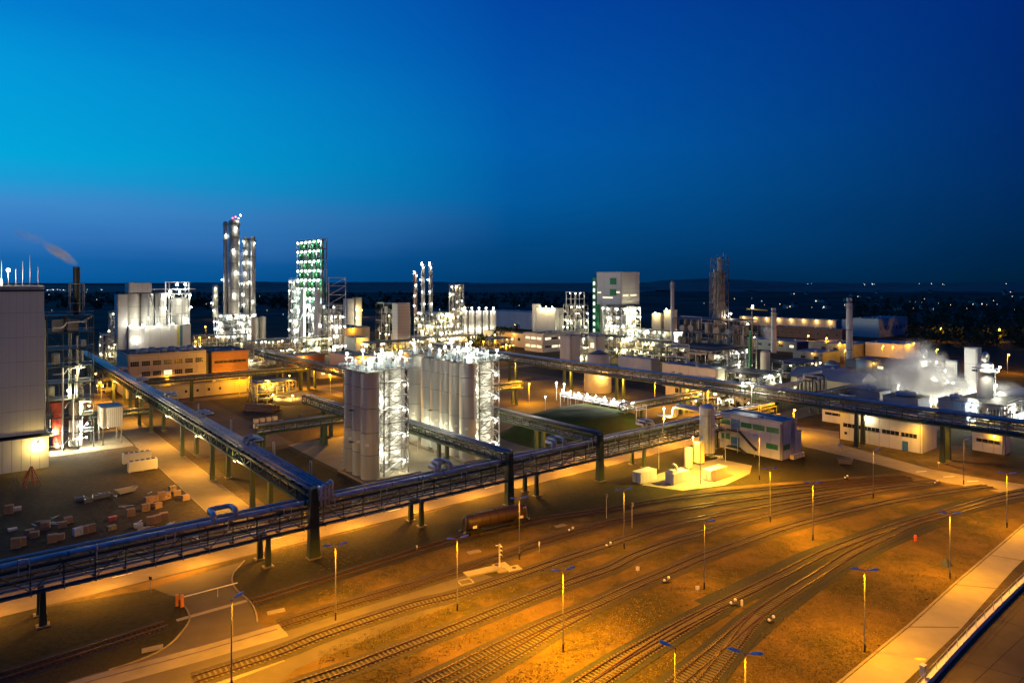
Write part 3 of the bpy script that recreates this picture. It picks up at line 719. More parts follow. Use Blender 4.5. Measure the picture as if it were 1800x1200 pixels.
def silo_block(label, u0, v0, spots, tower, H=26.6, r=2.35, lampset=()):
    t = uvthing('silo_block', label, 'silos', u0, v0, 0, 'storage silo blocks')
    us = [s[0] for s in spots]; vs = [s[1] for s in spots]
    box(t, 'foundation', ((min(us)+max(us))/2, (min(vs)+max(vs))/2, .3), (max(us)-min(us)+6, max(vs)-min(vs)+6, .6), 'concrete')
    for (x, y) in spots:
        s = cyl(t, 'silo', (x, y, .6), (x, y, H), r, 'silo_metal', 28)
        box(t, 'number_plate', (x-r*.72, y-r*.72, 9.2), (.06, .9, .7), 'paint_mark', R(45))
        for z in (6.5, 12., 18., 23.): cyl(t, 'silo_seam', (x, y, z), (x, y, z+.14), r+.03, 'grey_steel', 28)
        cyl(t, 'silo_roof', (x, y, H), (x, y, H+.9), r, 'silo_metal', 28, .25)
        cyl(t, 'filter_unit', (x+.6, y+.3, H+.8), (x+.6, y+.3, H+2.9), .55, 'galvanised', 10)
        box(t, 'silo_top_box', (x-.8, y-.6, H+1.2), (.9, .9, 1.3), 'pale_blue_steel')
        pipe(t, 'feed_pipe', [(x, y, H+.9), (x, y, H+3.2), (x+rnd.uniform(-2, 2), y+2.2, H+3.2), (x, y+2.6, H+.6)], .12, 'galvanised', .5, 6)
    # top platform
    for (x, y) in spots:
        box(t, 'platform_panel', (x, y, H+.55), (2*r+.26, 2*r+.26, .06), 'grating')
    railing(t, min(us)-r-.3, max(us)+r+.3, min(vs)-r-.3, max(vs)+r+.3, H+.6)
    if tower:
        a, b, c, d, top = tower
        lattice(t, a, b, c, d, .3, top, 8, 'grey_steel', True, .24, False)
        railing(t, a, b, c, d, top+.02)
    # caged ladder on the road side
    x, y = spots[0][0]-r*.55, spots[0][1]-r*.9
    return t
S1 = silo_block('front silo block of grey metal silos with a lit stair tower', 80, 155.2,
    [(0, 0), (0, 4.75), (0, 9.5), (5.2, 4.9), (5.2, 9.6), (10, 4.9), (10, 9.6)], (2.9, 9.9, -1.8, 1.7, 27.3))
S2 = silo_block('rear silo block of pale silos standing in a longer row', 109.7, 155,
    [(0, 0), (0, 5), (0, 10), (0, 15), (0, 20), (0, 28), (5.2, 5), (5.2, 10), (5.2, 15), (10, 5), (10, 10), (10, 15)], (2.9, 9.9, -1.5, 2, 27.0))
def silo_extras(t, spots, r, H, rows):
    # caged ladders with offset platforms up the outer wall
    for (x, y, z0, z1) in rows:
        for s in (-.3, .3): box(t, 'ladder_rail', (x-r-.25, y+s, (z0+z1)/2), (.06, .06, z1-z0), 'pale_blue_steel')
        k = z0+.4
        while k < z1: box(t, 'ladder_rung', (x-r-.25, y, k), (.05, .6, .05), 'pale_blue_steel'); k += 1.2
        k = z0+1.5
        while k < z1: box(t, 'ladder_cage', (x-r-.62, y, k), (.08, .9, .12), 'pale_blue_steel'); k += 1.
        box(t, 'ladder_platform', (x-r-.5, y, z0), (1., 1.6, .1), 'grating')
silo_extras(S1, None, 2.35, 26.6, [(0, 4.75, 9, 17), (0, 4.75, 17, 26.5), (0, 9.5, 1, 9)])
silo_extras(S2, None, 2.35, 26.6, [(0, 15, 1, 12), (0, 15, 12, 26.5)])
# floodlights inside the stair towers and on the silo tops
for t, x0 in ((S1, 0), (S2, 0)):
    for z in (3.5, 10, 16.5, 23):
        lamp(t, (9.2, -1.0, z), .3, 'glow_white', 1000, WHITE, (-.9, 0, 0))
        if z in (3.5, 16.5): lamp(t, (3.6, 1.0, z+2.5), .2, 'glow_white', 1800, WHITE, (.6, -.6, 0))
for (t, pts) in ((S1, [(-1.5, -2, 3.6), (3, 1, 4.2), (8, -1, 4.4), (1, 6, 5), (7, 7, 4.6), (11, 4, 4.2), (-1.5, 10, 4.)]),
                 (S2, [(0, -1.8, 2.6), (4, 1, 3.4), (9.5, -1, 3.2), (1, 6, 4), (6, 9, 4.4), (1, 13, 3.6), (11, 14, 4.2), (1, 21, 3.4), (6, 17, 4.4), (0, 29, 3.6)])):
    for (x, y, dz) in pts:
        box(t, 'lamp_post', (x, y, 26.6+dz/2), (.09, .09, dz), 'galvanised')
        lamp(t, (x, y, 26.8+dz), .38, 'glow_white', 1500, WHITE, (0, 0, -1))
    for i in range(16):
        x, y = rnd.uniform(-2, 11), rnd.uniform(-2, 12); h = rnd.uniform(1.5, 4)
        cyl(t, 'vent_pipe', (x, y, 26.9), (x, y, 26.9+h), rnd.uniform(.06, .16), rnd.choice(('galvanised', 'pale_blue_steel')), 6)
    for k in range(6):
        a = (rnd.uniform(-2, 11), rnd.uniform(-2, 11)); z = 27.4+rnd.uniform(.5, 3)
        beam(t, 'top_beam', (a[0], -2, z), (a[0], 12, z), .12, .16, 'pale_blue_steel')
for (x, y, z, w_) in ((-5.6, 8, 6, 1500), (-5.8, 17, 6, 2000), (-5.2, 25, 5, 1500)): # floods at the foot of the rear silos
    cyl(S2, 'lamp_post', (x, y, 0), (x, y, z), .06, 'galvanised', 6)
    lamp(S2, (x, y, z), .2, 'glow_warm', w_, (1., .92, .6), (0, -.9, .4))

# ================================================================== buildings
def hall(t, x0, x1, y0, y1, z0, z1, wall, roof='roof_felt', nx=4, ny=3, nz=1, par=.4, over=.15, joint='dark_steel', gap=.07):
    """clad hall: core, cladding panels on the two faces seen, roof slab with parapet"""
    box(t, 'core', ((x0+x1)/2+.04, (y0+y1)/2+.04, (z0+z1)/2), (x1-x0-.08, y1-y0-.08, z1-z0), joint)
    w, h = (x1-x0)/nx, (z1-z0)/nz
    for i in range(nx):
        for k in range(nz):
            box(t, 'wall_panel', (x0+(i+.5)*w, y0+.02, z0+(k+.5)*h), (w-gap, .12, h-.07), wall)
    w = (y1-y0)/ny
    for i in range(ny):
        for k in range(nz):
            box(t, 'wall_panel', (x0+.02, y0+(i+.5)*w, z0+(k+.5)*h), (.12, w-.07, h-.07), wall)
            box(t, 'wall_panel', (x1-.02, y0+(i+.5)*w, z0+(k+.5)*h), (.12, w-.07, h-.07), wall)
    r = box(t, 'roof', ((x0+x1)/2, (y0+y1)/2, z1+.08), (x1-x0+2*over, y1-y0+2*over, .16), roof)
    if x1-x0 > 7 and y1-y0 > 7:               # roof vents and downpipes
        for k in range(max(1, int((x1-x0)*(y1-y0)/160))):
            vx, vy = x0+(x1-x0)*((k*.37+.2) % .8+.1), y0+(y1-y0)*((k*.61+.3) % .8+.1)
            box(t, 'roof_vent', (vx, vy, z1+.5), (1.1, 1.1, .7), 'galvanised')
    for (gx, gy) in ((x0+.4, y0-.1), (x0-.1, y0+.4)): box(t, 'downpipe', (gx, gy, (z0+z1)/2), (.14, .14, z1-z0-.2), 'grey_steel')
    if par:
        for (a, b, s, c) in (((x0+x1)/2, y0-over+.1, (x1-x0+2*over, .2, par), 0), ((x0+x1)/2, y1+over-.1, (x1-x0+2*over, .2, par), 0),
                             (x0-over+.1, (y0+y1)/2, (.2, y1-y0+2*over-.4, par), 0), (x1+over-.1, (y0+y1)/2, (.2, y1-y0+2*over-.4, par), 0)):
            box(t, 'parapet', (a, b, z1+.16+par/2), s, wall)
    return r
def window(t, face, at_, a0, a1, z0, z1, m='window_dark', panes=1, rows=1, frame='panel_white', fr=.1):
    """a window on the face -y ('y') or -x ('x'): frame with panes set in it"""
    c, w, h = (a0+a1)/2, a1-a0, z1-z0
    def put(p, nm, cc, ww, zz, hh, dep, mm):
        if face == 'y': return box(p, nm, (cc, at_-dep, zz), (ww, .1, hh), mm)
        return box(p, nm, (at_-dep, cc, zz), (.1, ww, hh), mm)
    f = put(t, 'window', c, w, (z0+z1)/2, h, .06, frame)
    pw, ph = (w-fr)/panes, (h-fr)/rows
    for i in range(panes):
        for k in range(rows):
            put(f, 'pane', a0+fr/2+(i+.5)*pw, pw-fr, z0+fr/2+(k+.5)*ph, ph-fr, .085, m)
    return f
def wall_lamp(t, c, face='y', m='glow_warm', watts=800, rgb=WARM, r=.22):
    box(t, 'lamp_bracket', (c[0]+(.15 if face == 'x' else 0), c[1]+(.15 if face == 'y' else 0), c[2]+r+.1), (.3, .3, .12), 'dark_steel')
    return lamp(t, c, r, m, watts, rgb, (0, -1.2, -.6) if face == 'y' else (-1.2, 0, -.6))

# --- tall panel building at the left
t = uvthing('tall_hall', 'tall grey panelled production hall at the left edge with antennas on its roof', 'building', 17.6, 220.3)
hall(t, -45, 0, 0, 28, 9.2, 47.8, 'panel_grey', 'roof_felt', 30, 4, 6, .5, gap=.025)
box(t, 'roof_edge', (-22.5, -.2, 47.2), (45.4, .12, .5), 'dark_steel')
a = thing('low_annex', 'low corrugated annex under the tall hall, washed by a warm wall lamp', 'building', W(18.6, 219.6), PA)
hall(a, -46, 0, 0, 26, 0, 8.4, 'panel_white', 'roof_felt', 23, 12, 1, 0)
wall_lamp(a, (-2.4, -.5, 6.6), 'y', 'glow_warm', 2600, (1., .66, .16), .3)
for (x, y, h) in ((-3, 1, 9), (-4.5, 2, 7), (-6, 1.5, 5), (-9, 3, 7.5), (-1, 4, 5.5), (-10.4, 1.2, 4.2)): cyl(t, 'antenna', (x, y, 47.9), (x, y, 47.9+h), .05, 'grey_steel', 5)
for i in range(12): box(t, 'railing_post', (-.3-i*2, .3, 48.6), (.06, .06, 1.2), 'grey_steel')
for z in (48.6, 49.2): beam(t, 'handrail', (-.3, .3, z), (-24, .3, z), .06, .06, 'grey_steel')
cyl(t, 'lamp_post', (-7.6, 2, 47.9), (-7.6, 2, 52.4), .08, 'grey_steel', 6)
lamp(t, (-7.6, 2, 52.6), .42, 'glow_white', 16000, WHITE, (0, 0, -1))
box(t, 'roof_unit', (-10.2, 5, 49.1), (3, 2.4, 2.2), 'grey_steel')

# ================================================================== open process frames
LEVELS_SEEN = 0
def frame(label, px, d, du, dv, H, nl, nu, nv, steel='grey_steel', fill=.75, lamps=6, watts=2500, rgb=WARM, gm='glow_warm', lr=.5, z0=0., seed=1, pale=.6, pipes=14, name='process_frame', cat='process plant', group='open process frames of the plant', decks=True, braces=True, loc=None, skip_low=0, rail=True):
    """open steel structure with decks, vessels, pipes, stairs and lamps; (px, d) is its nearest corner"""
    g = random.Random(seed)
    p = far(px, d) if loc is None else loc
    t = thing(name, label, cat, (p[0], p[1], z0), PA, group)
    lh = H/nl; bu, bv = du/nu, dv/nv; k = max(.22, d/1500.)
    for i in range(nu+1):
        for j in range(nv+1):
            if 0 < i < nu and 0 < j < nv: continue
            box(t, 'column', (i*bu, j*bv, H/2), (k, k, H), steel)
    for l in range(1, nl+1):
        z = l*lh
        for j in (0, nv): beam(t, 'edge_beam', (0, j*bv, z), (du, j*bv, z), k*.8, k, steel)
        for i in (0, nu): beam(t, 'edge_beam', (i*bu, 0, z), (i*bu, dv, z), k*.8, k, steel)
        if decks: box(t, 'deck', (du/2, dv/2, z+k*.35), (du-k, dv-k, .12), 'grating')
        if rail:
            beam(t, 'handrail', (0, -.25, z+1.2), (du, -.25, z+1.2), k*.35, k*.35, 'galvanised')
            beam(t, 'handrail', (-.25, 0, z+1.2), (-.25, dv, z+1.2), k*.35, k*.35, 'galvanised')
    if braces:
        for l in range(nl):
            i = g.randrange(nu); s = g.random() < .5
            a, b = (i*bu, (i+1)*bu) if s else ((i+1)*bu, i*bu)
            beam(t, 'brace', (a, -.05, l*lh), (b, -.05, (l+1)*lh), k*.6, k*.6, steel)
            j = g.randrange(nv); a, b = (j*bv, (j+1)*bv) if g.random() < .5 else ((j+1)*bv, j*bv)
            beam(t, 'brace', (-.05, a, l*lh), (-.05, b, (l+1)*lh), k*.6, k*.6, steel)
    pal = ['vessel_metal']*5 + ['white_paint']*int(5*pale) + ['pale_blue_steel', 'cream_paint', 'grey_steel', 'pipe_plain']
    for l in range(skip_low, nl):
        z = l*lh+.25
        for i in range(nu):
            for j in range(nv):
                if 0 < i < nu-1 and 0 < j < nv-1: continue
                if g.random() > fill: continue
                cx, cy = (i+g.uniform(.35, .65))*bu, (j+g.uniform(.35, .65))*bv; r = min(bu, bv)*g.uniform(.16, .34); m = g.choice(pal)
                q = g.random()
                if q < .45:
                    hh = lh*g.uniform(.55, .8); s = cyl(t, 'vessel', (cx, cy, z), (cx, cy, z+hh), r, m, 14); dome(t, 'vessel_head', (cx, cy, z+hh), r, r*.45, m)
                elif q < .7:
                    ln = bu*g.uniform(.5, .8); zz = z+r+.4; cyl(t, 'drum', (cx-ln/2, cy, zz), (cx+ln/2, cy, zz), min(r, lh*.3), m, 14)
                    for s in (-.3, .3): box(t, 'saddle', (cx+ln*s, cy, z+.2), (.4, r*1.4, .5), steel)
                elif q < .85: box(t, 'cabinet', (cx, cy, z+lh*.22), (bu*g.uniform(.3, .6), bv*g.uniform(.3, .6), lh*.42), m)
                else:
                    pts = [(cx, cy, z), (cx, cy, z+lh*.5), (cx+g.choice((-1, 1))*bu*.4, cy, z+lh*.5), (cx+bu*.4, cy+bv*.2, z+lh*.85)]
                    pipe(t, 'pipe', pts, g.uniform(.15, .35), m, .6, 7)
    for n in range(pipes):
        m = g.choice(('galvanised', 'pipe_cladding', 'pipe_plain', 'vessel_metal', 'pale_blue_steel')); r = g.uniform(.12, .3)
        q = g.random(); l = g.randrange(nl); z = (l+g.uniform(.55, .9))*lh
        if q < .4: x = g.uniform(0, du); y = g.choice((-.5, dv*.2)); zb = g.uniform(0, H*.4); cyl(t, 'riser', (x, y, zb), (x, y, g.uniform(zb+lh, H)), r, m, 7)
        elif q < .6: y = g.uniform(0, dv); zb = g.uniform(0, H*.4); cyl(t, 'riser', (-.5, y, zb), (-.5, y, g.uniform(zb+lh, H)), r, m, 7)
        elif q < .85: y = g.choice((-.4, .6)); pipe(t, 'pipe', [(g.uniform(0, du*.3), y, z-lh*.3), (g.uniform(du*.3, du*.4), y, z-lh*.3), (du*.42, y, z), (g.uniform(du*.6, du), y, z)], r, m, .5, 7)
        else: pipe(t, 'pipe', [(-.4, g.uniform(0, dv*.3), z), (-.4, dv*.5, z), (-.4, dv*.5, z+lh*.4), (-.4, g.uniform(dv*.6, dv), z+lh*.4)], r, m, .5, 7)
    for n in range(lamps):
        l = n % nl; z = (l+.82)*lh
        if g.random() < .66: c = (g.uniform(.03, .97)*du, -.7, z+g.uniform(-.3, .3)); off = (0, -.8, -.8) if g.random() < .5 else (0, .2, -1.4)
        else: c = (-.7, g.uniform(.05, .95)*dv, z+g.uniform(-.3, .3)); off = (-.8, 0, -.8) if g.random() < .5 else (.2, 0, -1.4)
        lamp(t, c, lr*g.uniform(.6, 1.), gm, watts*1.1 if watts and n % 3 == 0 else 0, rgb, off)
    return t
def column_tower(t, x, y, z0, z1, r, m='vessel_metal', rings=8, lamps=0, watts=2500, rgb=WHITE, gm='glow_white', lr=.5, seed=3, side=1):
    """distillation column: shell, head, ring platforms, ladder and lamps"""
    g = random.Random(seed)
    cyl(t, 'column_shell', (x, y, z0), (x, y, z1), r, m, 20); dome(t, 'column_head', (x, y, z1), r, r*.5, m)
    for i in range(rings):
        z = z0+(i+1)*(z1-z0)/(rings+.2)
        cyl(t, 'ring_platform', (x, y, z), (x, y, z+.15), r+.9, 'grating', 16)
        cyl(t, 'ring_rail', (x, y, z+1.1), (x, y, z+1.2), r+.9, 'galvanised', 16)
        for k in range(6):
            a = k*math.pi/3; box(t, 'railing_post', (x+(r+.85)*math.cos(a), y+(r+.85)*math.sin(a), z+.6), (.1, .1, 1.1), 'galvanised')
    for a in (-2.2, -1.1):
        xx, yy = x+(r+.35)*math.cos(a), y+(r+.35)*math.sin(a); cyl(t, 'riser', (xx, yy, z0), (xx, yy, z1-(z1-z0)*g.uniform(.05, .3)), .22, 'galvanised', 7)
    for i in range(lamps):
        z = z0+(i+.9)*(z1-z0)/(lamps+.2); a = -2.36+g.uniform(-.9, .9)
        lamp(t, (x+(r+1.2)*math.cos(a), y+(r+1.2)*math.sin(a), z), lr, gm, watts*.2, rgb, (.6*math.cos(a), .6*math.sin(a), -.9))

# --- process tower beside the tall hall, with its black chimney and plume
t = frame('dark process tower of steel decks beside the tall hall, lower floors lit, red vessel', 0, 0, 11.5, 11, 39.5, 8, 3, 2, 'dark_steel', .35, 0, 0, seed=11, loc=W(19.8, 237.5), pipes=22, pale=.8, skip_low=2)
for (x, y, z, w_, m) in ((9.5, -.6, 3.4, 1500, 'glow_white'), (9.8, -.5, 7.4, 1200, 'glow_white'), (2.2, -.4, 2.2, 900, 'glow_white'), (10.2, -.5, 12.6, 900, 'glow_warm'), (5.5, 1.5, 3., 900, 'glow_warm'), (6.5, 1.2, 8, 700, 'glow_warm'), (8.2, -.8, 24.2, 900, 'glow_warm'), (5., 1, 17.5, 500, 'glow_warm'), (1.4, -.5, 6.4, 700, 'glow_warm')):
    lamp(t, (x, y, z), .24, m, w_*3.6, WARM if m == 'glow_warm' else WHITE, (0, 0, -1.3))
cyl(t, 'red_vessel', (2.6, 1.6, 2.2), (2.6, 1.6, 10.5), 1.35, 'red_paint', 18); cyl(t, 'red_cone', (2.6, 1.6, 10.5), (2.6, 1.6, 14.4), 1.35, 'red_paint', 18, 1.5)
cyl(t, 'red_cone', (2.6, 1.6, 2.2), (2.6, 1.6, .9), 1.35, 'red_paint', 18, .5)
cyl(t, 'cream_vessel', (7., 1.6, 9.8), (7., 1.6, 14.), 1.6, 'cream_paint', 18); cyl(t, 'cream_vessel', (7., 1.6, 1.), (7., 1.6, 8.6), 1.7, 'vessel_metal', 18)
box(t, 'louvre_box', (2.5, 2, 36.6), (2.6, 2.4, 3.6), 'grey_steel'); box(t, 'louvre_box', (6.4, 2, 36.6), (2.8, 2.4, 3.6), 'grey_steel')
for (x, y) in ((6.2, 6), (9.8, 6), (9.8, 9.6), (6.2, 9.6)): box(t, 'chimney_leg', (x, y, 44.2), (.24, .24, 9.4), 'grey_steel')
for z in (43, 48.8):
    for (a, b) in (((6.2, 6), (9.8, 6)), ((9.8, 6), (9.8, 9.6)), ((6.2, 6), (6.2, 9.6))): beam(t, 'chimney_brace', (*a, z), (*b, z), .2, .2, 'grey_steel')
cyl(t, 'chimney', (8, 7.8, 39.6), (8, 7.8, 54), .95, 'black_steel', 16)
lean = uvthing('lean_to', 'grey corrugated loading shed on posts between process tower and plant road', 'shed', 33.5, 238)
hall(lean, 0, 5.5, 0, 9, 5.2, 11.2, 'panel_beige', 'roof_sheet', 10, 8, 1, 0)
for x in (.3, 5.2):
    for y in (.3, 8.6): box(lean, 'shed_post', (x, y, 2.6), (.3, .3, 5.2), 'grey_steel')
lamp(lean, (2.2, 4, 4.6), .2, 'glow_white', 1300, (1, .95, .6), (0, 0, -1))

# --- office block with flat roof and the brick block beside it
t = uvthing('office_block', 'beige office block with rows of dark windows and round roof fans', 'building', 54.9, 323.5)
hall(t, 0, 30.9, 0, 26, 0, 18, 'panel_beige', 'roof_felt', 8, 5, 4, .5)
for k, zz in ((0, 4.7), (1, 9.0), (2, 13.5)):
    for i in range(7):
        if k < 2 and i in (0, 6): continue
        x = .9+i*4.25; lit = (k == 1 and i == 3)
        window(t, 'y', 0, x, x+3.3, zz, zz+2.1, 'glow_window' if lit else 'window_dark', 4, 2, 'plaster')
for i in range(6): cyl(t, 'roof_fan', (7+i*3.9, 6+(i % 2)*3, 18.2), (7+i*3.9, 6+(i % 2)*3, 20.2), 1.5, 'pale_blue_steel', 16); cyl(t, 'fan_cowl', (7+i*3.9, 6+(i % 2)*3, 20.2), (7+i*3.9, 6+(i % 2)*3, 20.5), 1.2, 'dark_steel', 16)
for i in range(14): box(t, 'railing_post', (1+i*2.2, .2, 19.1), (.07, .07, 1.1), 'galvanised')
beam(t, 'handrail', (1, .2, 19.6), (30, .2, 19.6), .07, .07, 'galvanised')
t = uvthing('brick_block', 'red brick block with dark flat roof right of the beige offices', 'building', 88, 322.5)
hall(t, 0, 16, 0, 26, 0, 17.2, 'red_brick', 'roof_felt', 1, 2, 6, .4, joint='plaster')
window(t, 'y', 0, 1, 15, 12.4, 13.6, 'window_dark', 7, 1, 'red_brick')
box(t, 'stair_link', (-1., 12, 8.6), (1.9, 20, 17.1), 'dark_steel')
t = uvthing('low_outbuilding', 'long low plaster outbuilding with small square windows below the pipe rack', 'building', 57, 312)
hall(t, 0, 44, 0, 8, 0, 5.4, 'plaster', 'roof_felt', 7, 2, 1, .2)
for i in range(6): window(t, 'y', 0, 8+i*4.6, 9.1+i*4.6, 2.2, 3.4, 'window_dark', 1, 1, 'plaster')

# --- silo plant left of the twin columns
t = thing('silo_plant', 'white silo plant with lit silos above a low panelled hall', 'process plant', far(226, 425), PA)
hall(t, 0, 36, 0, 20, 0, 20.5, 'panel_white', 'roof_sheet', 6, 3, 1, .4)
box(t, 'colour_band', (28.5, -.1, 10.2), (1.6, .08, 20.2), 'panel_yellow'); box(t, 'colour_band', (30.3, -.1, 10.2), (1.6, .08, 20.2), 'panel_teal')
hall(t, -5.8, -.3, 2, 12, 0, 41, 'panel_white', 'roof_sheet', 1, 2, 6, 0)
for i, (x, y, r) in enumerate(((4, 9, 3.8), (12, 9, 3.8), (20, 9, 3.4), (4, 16, 3.6), (12, 16, 3.6), (33, 10, 3.6), (31, 16, 3.2))):
    cyl(t, 'silo', (x, y, 20.7), (x, y, 41 if i < 5 else 37.5), r, 'white_paint', 22); cyl(t, 'silo_roof', (x, y, 41 if i < 5 else 37.5), (x, y, 42 if i < 5 else 38.6), r, 'vessel_metal', 22, .3)
    for z in (26, 33): cyl(t, 'silo_seam', (x, y, z), (x, y, z+.2), r+.04, 'grey_steel', 22)
hall(t, 1, 14, 5, 18, 42, 48, 'panel_white', 'roof_sheet', 5, 3, 1, .2)
box(t, 'gallery', (12, 10, 41.6), (30, 10, .5), 'grating')
for (a, b) in ((24, 36),):
    for x in (a, b):
        for y in (4, 14): box(t, 'gantry_post', (x, y, 34.5), (.7, .7, 28), 'galvanised')
    for z in (28, 41, 48.5): beam(t, 'gantry_beam', (a, 4, z), (b, 4, z), .6, .7, 'galvanised'); beam(t, 'gantry_beam', (a, 14, z), (b, 14, z), .6, .7, 'galvanised')
    box(t, 'gantry_deck', (30, 9, 41.4), (14, 11, .3), 'grating')
beam(t, 'crane_rail', (14, 4, 44), (40, 4, 44), .4, .6, 'galvanised')
for (x, y, z, r, w_) in ((1, -1.2, 21.5, .6, 5000), (8, -1.2, 21.5, .7, 7000), (16.5, -1.2, 21.5, .6, 5000), (25, -1.0, 21.8, .6, 5000), (4, -1.6, 11, .6, 2500), (24.5, 3, 42.5, .7, 6000), (28.5, 3, 47, .8, 6000), (33.5, 3, 47, .8, 6000), (30, 3, 42.5, .6, 4000), (36.6, 3.2, 40, .6, 3000), (37, 3, 32, .5, 3000), (35, 3.4, 24, .6, 4000), (22, 4, 32, .4, 2500), (22.5, 4, 41, .6, 3500)):
    lamp(t, (x, y, z), r, 'glow_white', w_*.4, WHITE, (0, -.8, .9) if z < 22 else (0, .3, -1.2))
for k in range(14):
    x = rnd.uniform(0, 36); pipe(t, 'pipe', [(x, 2.5, 20.6), (x, 2.5, rnd.uniform(28, 40)), (x+rnd.uniform(-4, 4), 2.6, rnd.uniform(40, 42))], rnd.uniform(.15, .3), 'galvanised', .6, 6)
frame('small lit pipe stage with white louvres left of the white silos', 196, 455, 10, 12, 28, 5, 2, 3, 'galvanised', .9, 12, 2600, seed=5, lr=.5, pale=1.)

# --- twin distillation columns
t = frame('brightly lit base structure carrying the two tall distillation columns', 392, 545, 26, 24, 22, 4, 4, 4, 'galvanised', .9, 40, 3200, (1, .93, .7), 'glow_white', .55, seed=21, pale=1.5, pipes=30)
column_tower(t, 10, 5, 22, 97, 4.3, 'vessel_metal', 7, 4, 4500, WHITE, 'glow_white', .75, 5)
column_tower(t, 20, 6, 22, 84, 2.5, 'vessel_metal', 9, 7, 2500, WHITE, 'glow_white', .5, 6)
column_tower(t, 24.5, 3, 2, 85, 2.0, 'vessel_metal', 6, 5, 1800, WHITE, 'glow_white', .5, 8)
column_tower(t, 5, 11, 18, 97, 1.6, 'galvanised', 6, 2, 2200, WHITE, 'glow_white', .5, 9)
for (x, y, z) in ((8, 2, 100), (10, 1, 101), (12.5, 2, 100)): lamp(t, (x, y, z), .55, 'glow_red', 0)
lamp(t, (14, 1, 102.5), .7, 'glow_white', 3000, WHITE, (0, 0, -1))
for k in range(5): cyl(t, 'overhead_line', (13.6+k*1.6, 4, 24+k*2), (13.6+k*1.6, 4, 70+k*2.5), .35, 'galvanised', 8)
column_tower(t, -2, 14, 20, 45, 2.2, 'vessel_metal', 3, 4, 2500, WARM, 'glow_white', .5, 10)
t = thing('twin_silos', 'pair of dark brown storage silos right of the twin columns', 'silos', far(448, 500), PA)
for x in (0, 5.4): cyl(t, 'silo', (x, 0, 0), (x, 0, 22.5), 2.5, 'pipe_plain', 18); cyl(t, 'silo_roof', (x, 0, 22.5), (x, 0, 23.4), 2.5, 'grey_steel', 18, .3); cyl(t, 'silo_ring', (x, 0, 21), (x, 0, 21.3), 2.6, 'grey_steel', 18)

# --- green lit lattice tower with six rows of lamps
t = thing('lattice_tower', 'tall green lit lattice tower with regular rows of white lamps', 'tower', far(566, 470), PA)
NB, BV, ZB, ZT = 6, 7.4, 30., 79.
for j in range(NB+1):
    for x in (0, 3.4): box(t, 'tower_column', (x, j*BV, (ZT+0)/2), (.55, .55, ZT), 'green_steel' if j % 2 else 'grey_steel')
rows = [31.5, 38., 44.6, 51., 57.6, 64.2, 71.4, 78.]
for i, z in enumerate(rows):
    for x in (0, 3.4): beam(t, 'tower_beam', (x, 0, z), (x, NB*BV, z), .4, .5, 'green_steel')
    box(t, 'tower_deck', (1.7, NB*BV/2, z+.3), (3.4, NB*BV, .15), 'grating')
    for j in range(NB):
        lamp(t, (-1.0, (j+.5)*BV, z-1.2), .7, 'glow_green', 700 if (i+j) % 2 else 0, GREENISH, (.6, 0, -1.3))
        if i < len(rows)-1:
            cyl(t, 'column_shell', (1.8, (j+.5)*BV, z+.4), (1.8, (j+.5)*BV, rows[i+1]-.4), 1.3, 'green_paint' if (i+j) % 3 else 'pale_blue_steel', 10)
            beam(t, 'tower_brace', (-.05, j*BV, z), (-.05, (j+1)*BV, rows[i+1]), .22, .22, 'green_steel')
for j in range(NB): beam(t, 'raking_strut', (-9, (j+.3)*BV, 22), (0, (j+.6)*BV, 36), .5, .5, 'pale_blue_steel')
t = frame('bright glazed process hall at the foot of the green lattice tower', 578, 455, 12, 40, 33, 5, 3, 6, 'galvanised', .85, 34, 3000, (1, .95, .72), 'glow_white', .55, seed=31, pale=1.3, pipes=24)
for (y0, y1, z0, z1) in ((13, 19, 8, 44), (38, 43.5, 6, 44)):
    box(t, 'stair_shaft', (-1.2, (y0+y1)/2, (z0+z1)/2), (2., y1-y0, z1-z0), 'panel_white')
box(t, 'roof_band', (5, 28, 33.6), (12, 24, .8), 'roof_sheet')
for (x, z) in ((0, 48), (12, 48)): box(t, 'mast_column', (x, 0, z/2+4), (.5, .5, z), 'galvanised')
for z in (40, 46, 51.5): beam(t, 'mast_beam', (0, 0, z), (12, 0, z), .4, .4, 'galvanised'); beam(t, 'mast_brace', (0, 0, z-6), (12, 0, z), .3, .3, 'galvanised')
frame('lit hoist frame left of the green lattice tower', 517, 500, 6, 10, 50, 7, 2, 2, 'galvanised', .8, 16, 2200, WHITE, 'glow_white', .5, seed=33, pale=1.2)

# --- middle distance
frame('dark green frame with few lamps left of the grey block', 690, 470, 14, 24, 33, 5, 3, 4, 'green_steel', .6, 14, 1500, WARM, 'glow_warm', .4, seed=41, pale=.3, pipes=20)
t = thing('grey_block', 'plain grey windowless stair block beside the dark green frame', 'building', far(700, 455), PA)
hall(t, 0, 9, 0, 8, 0, 34, 'panel_grey', 'roof_felt', 1, 1, 16, .3)
t = frame('large process frame covered in warm lamps below three stacks', 768, 530, 20, 34, 24, 5, 5, 6, 'galvanised', .9, 70, 2200, WARM, 'glow_warm', .5, seed=51, pale=.8, pipes=40)
for (x, y, zt) in ((-1, 31, 56), (2, 24, 63), (6, 19, 63)):
    column_tower(t, x, y, 22, zt, 1.35, 'red_brick' if zt < 60 else 'vessel_metal', 5, 4, 900, WHITE, 'glow_white', .5, int(zt))
    lamp(t, (x-1.5, y-1, zt+.8), .6, 'glow_white', 900, WHITE, (0, 0, -1))
t2 = frame('narrow lit hoist tower on the right of the lamp covered frame', 800, 520, 8, 8, 46, 8, 2, 2, 'galvanised', .9, 20, 1800, WARM, 'glow_white', .45, seed=52, pale=1.)
t = thing('lit_tank_row', 'row of short white tanks under white lamps, far right of the stacks', 'tanks', far(838, 560), PA)
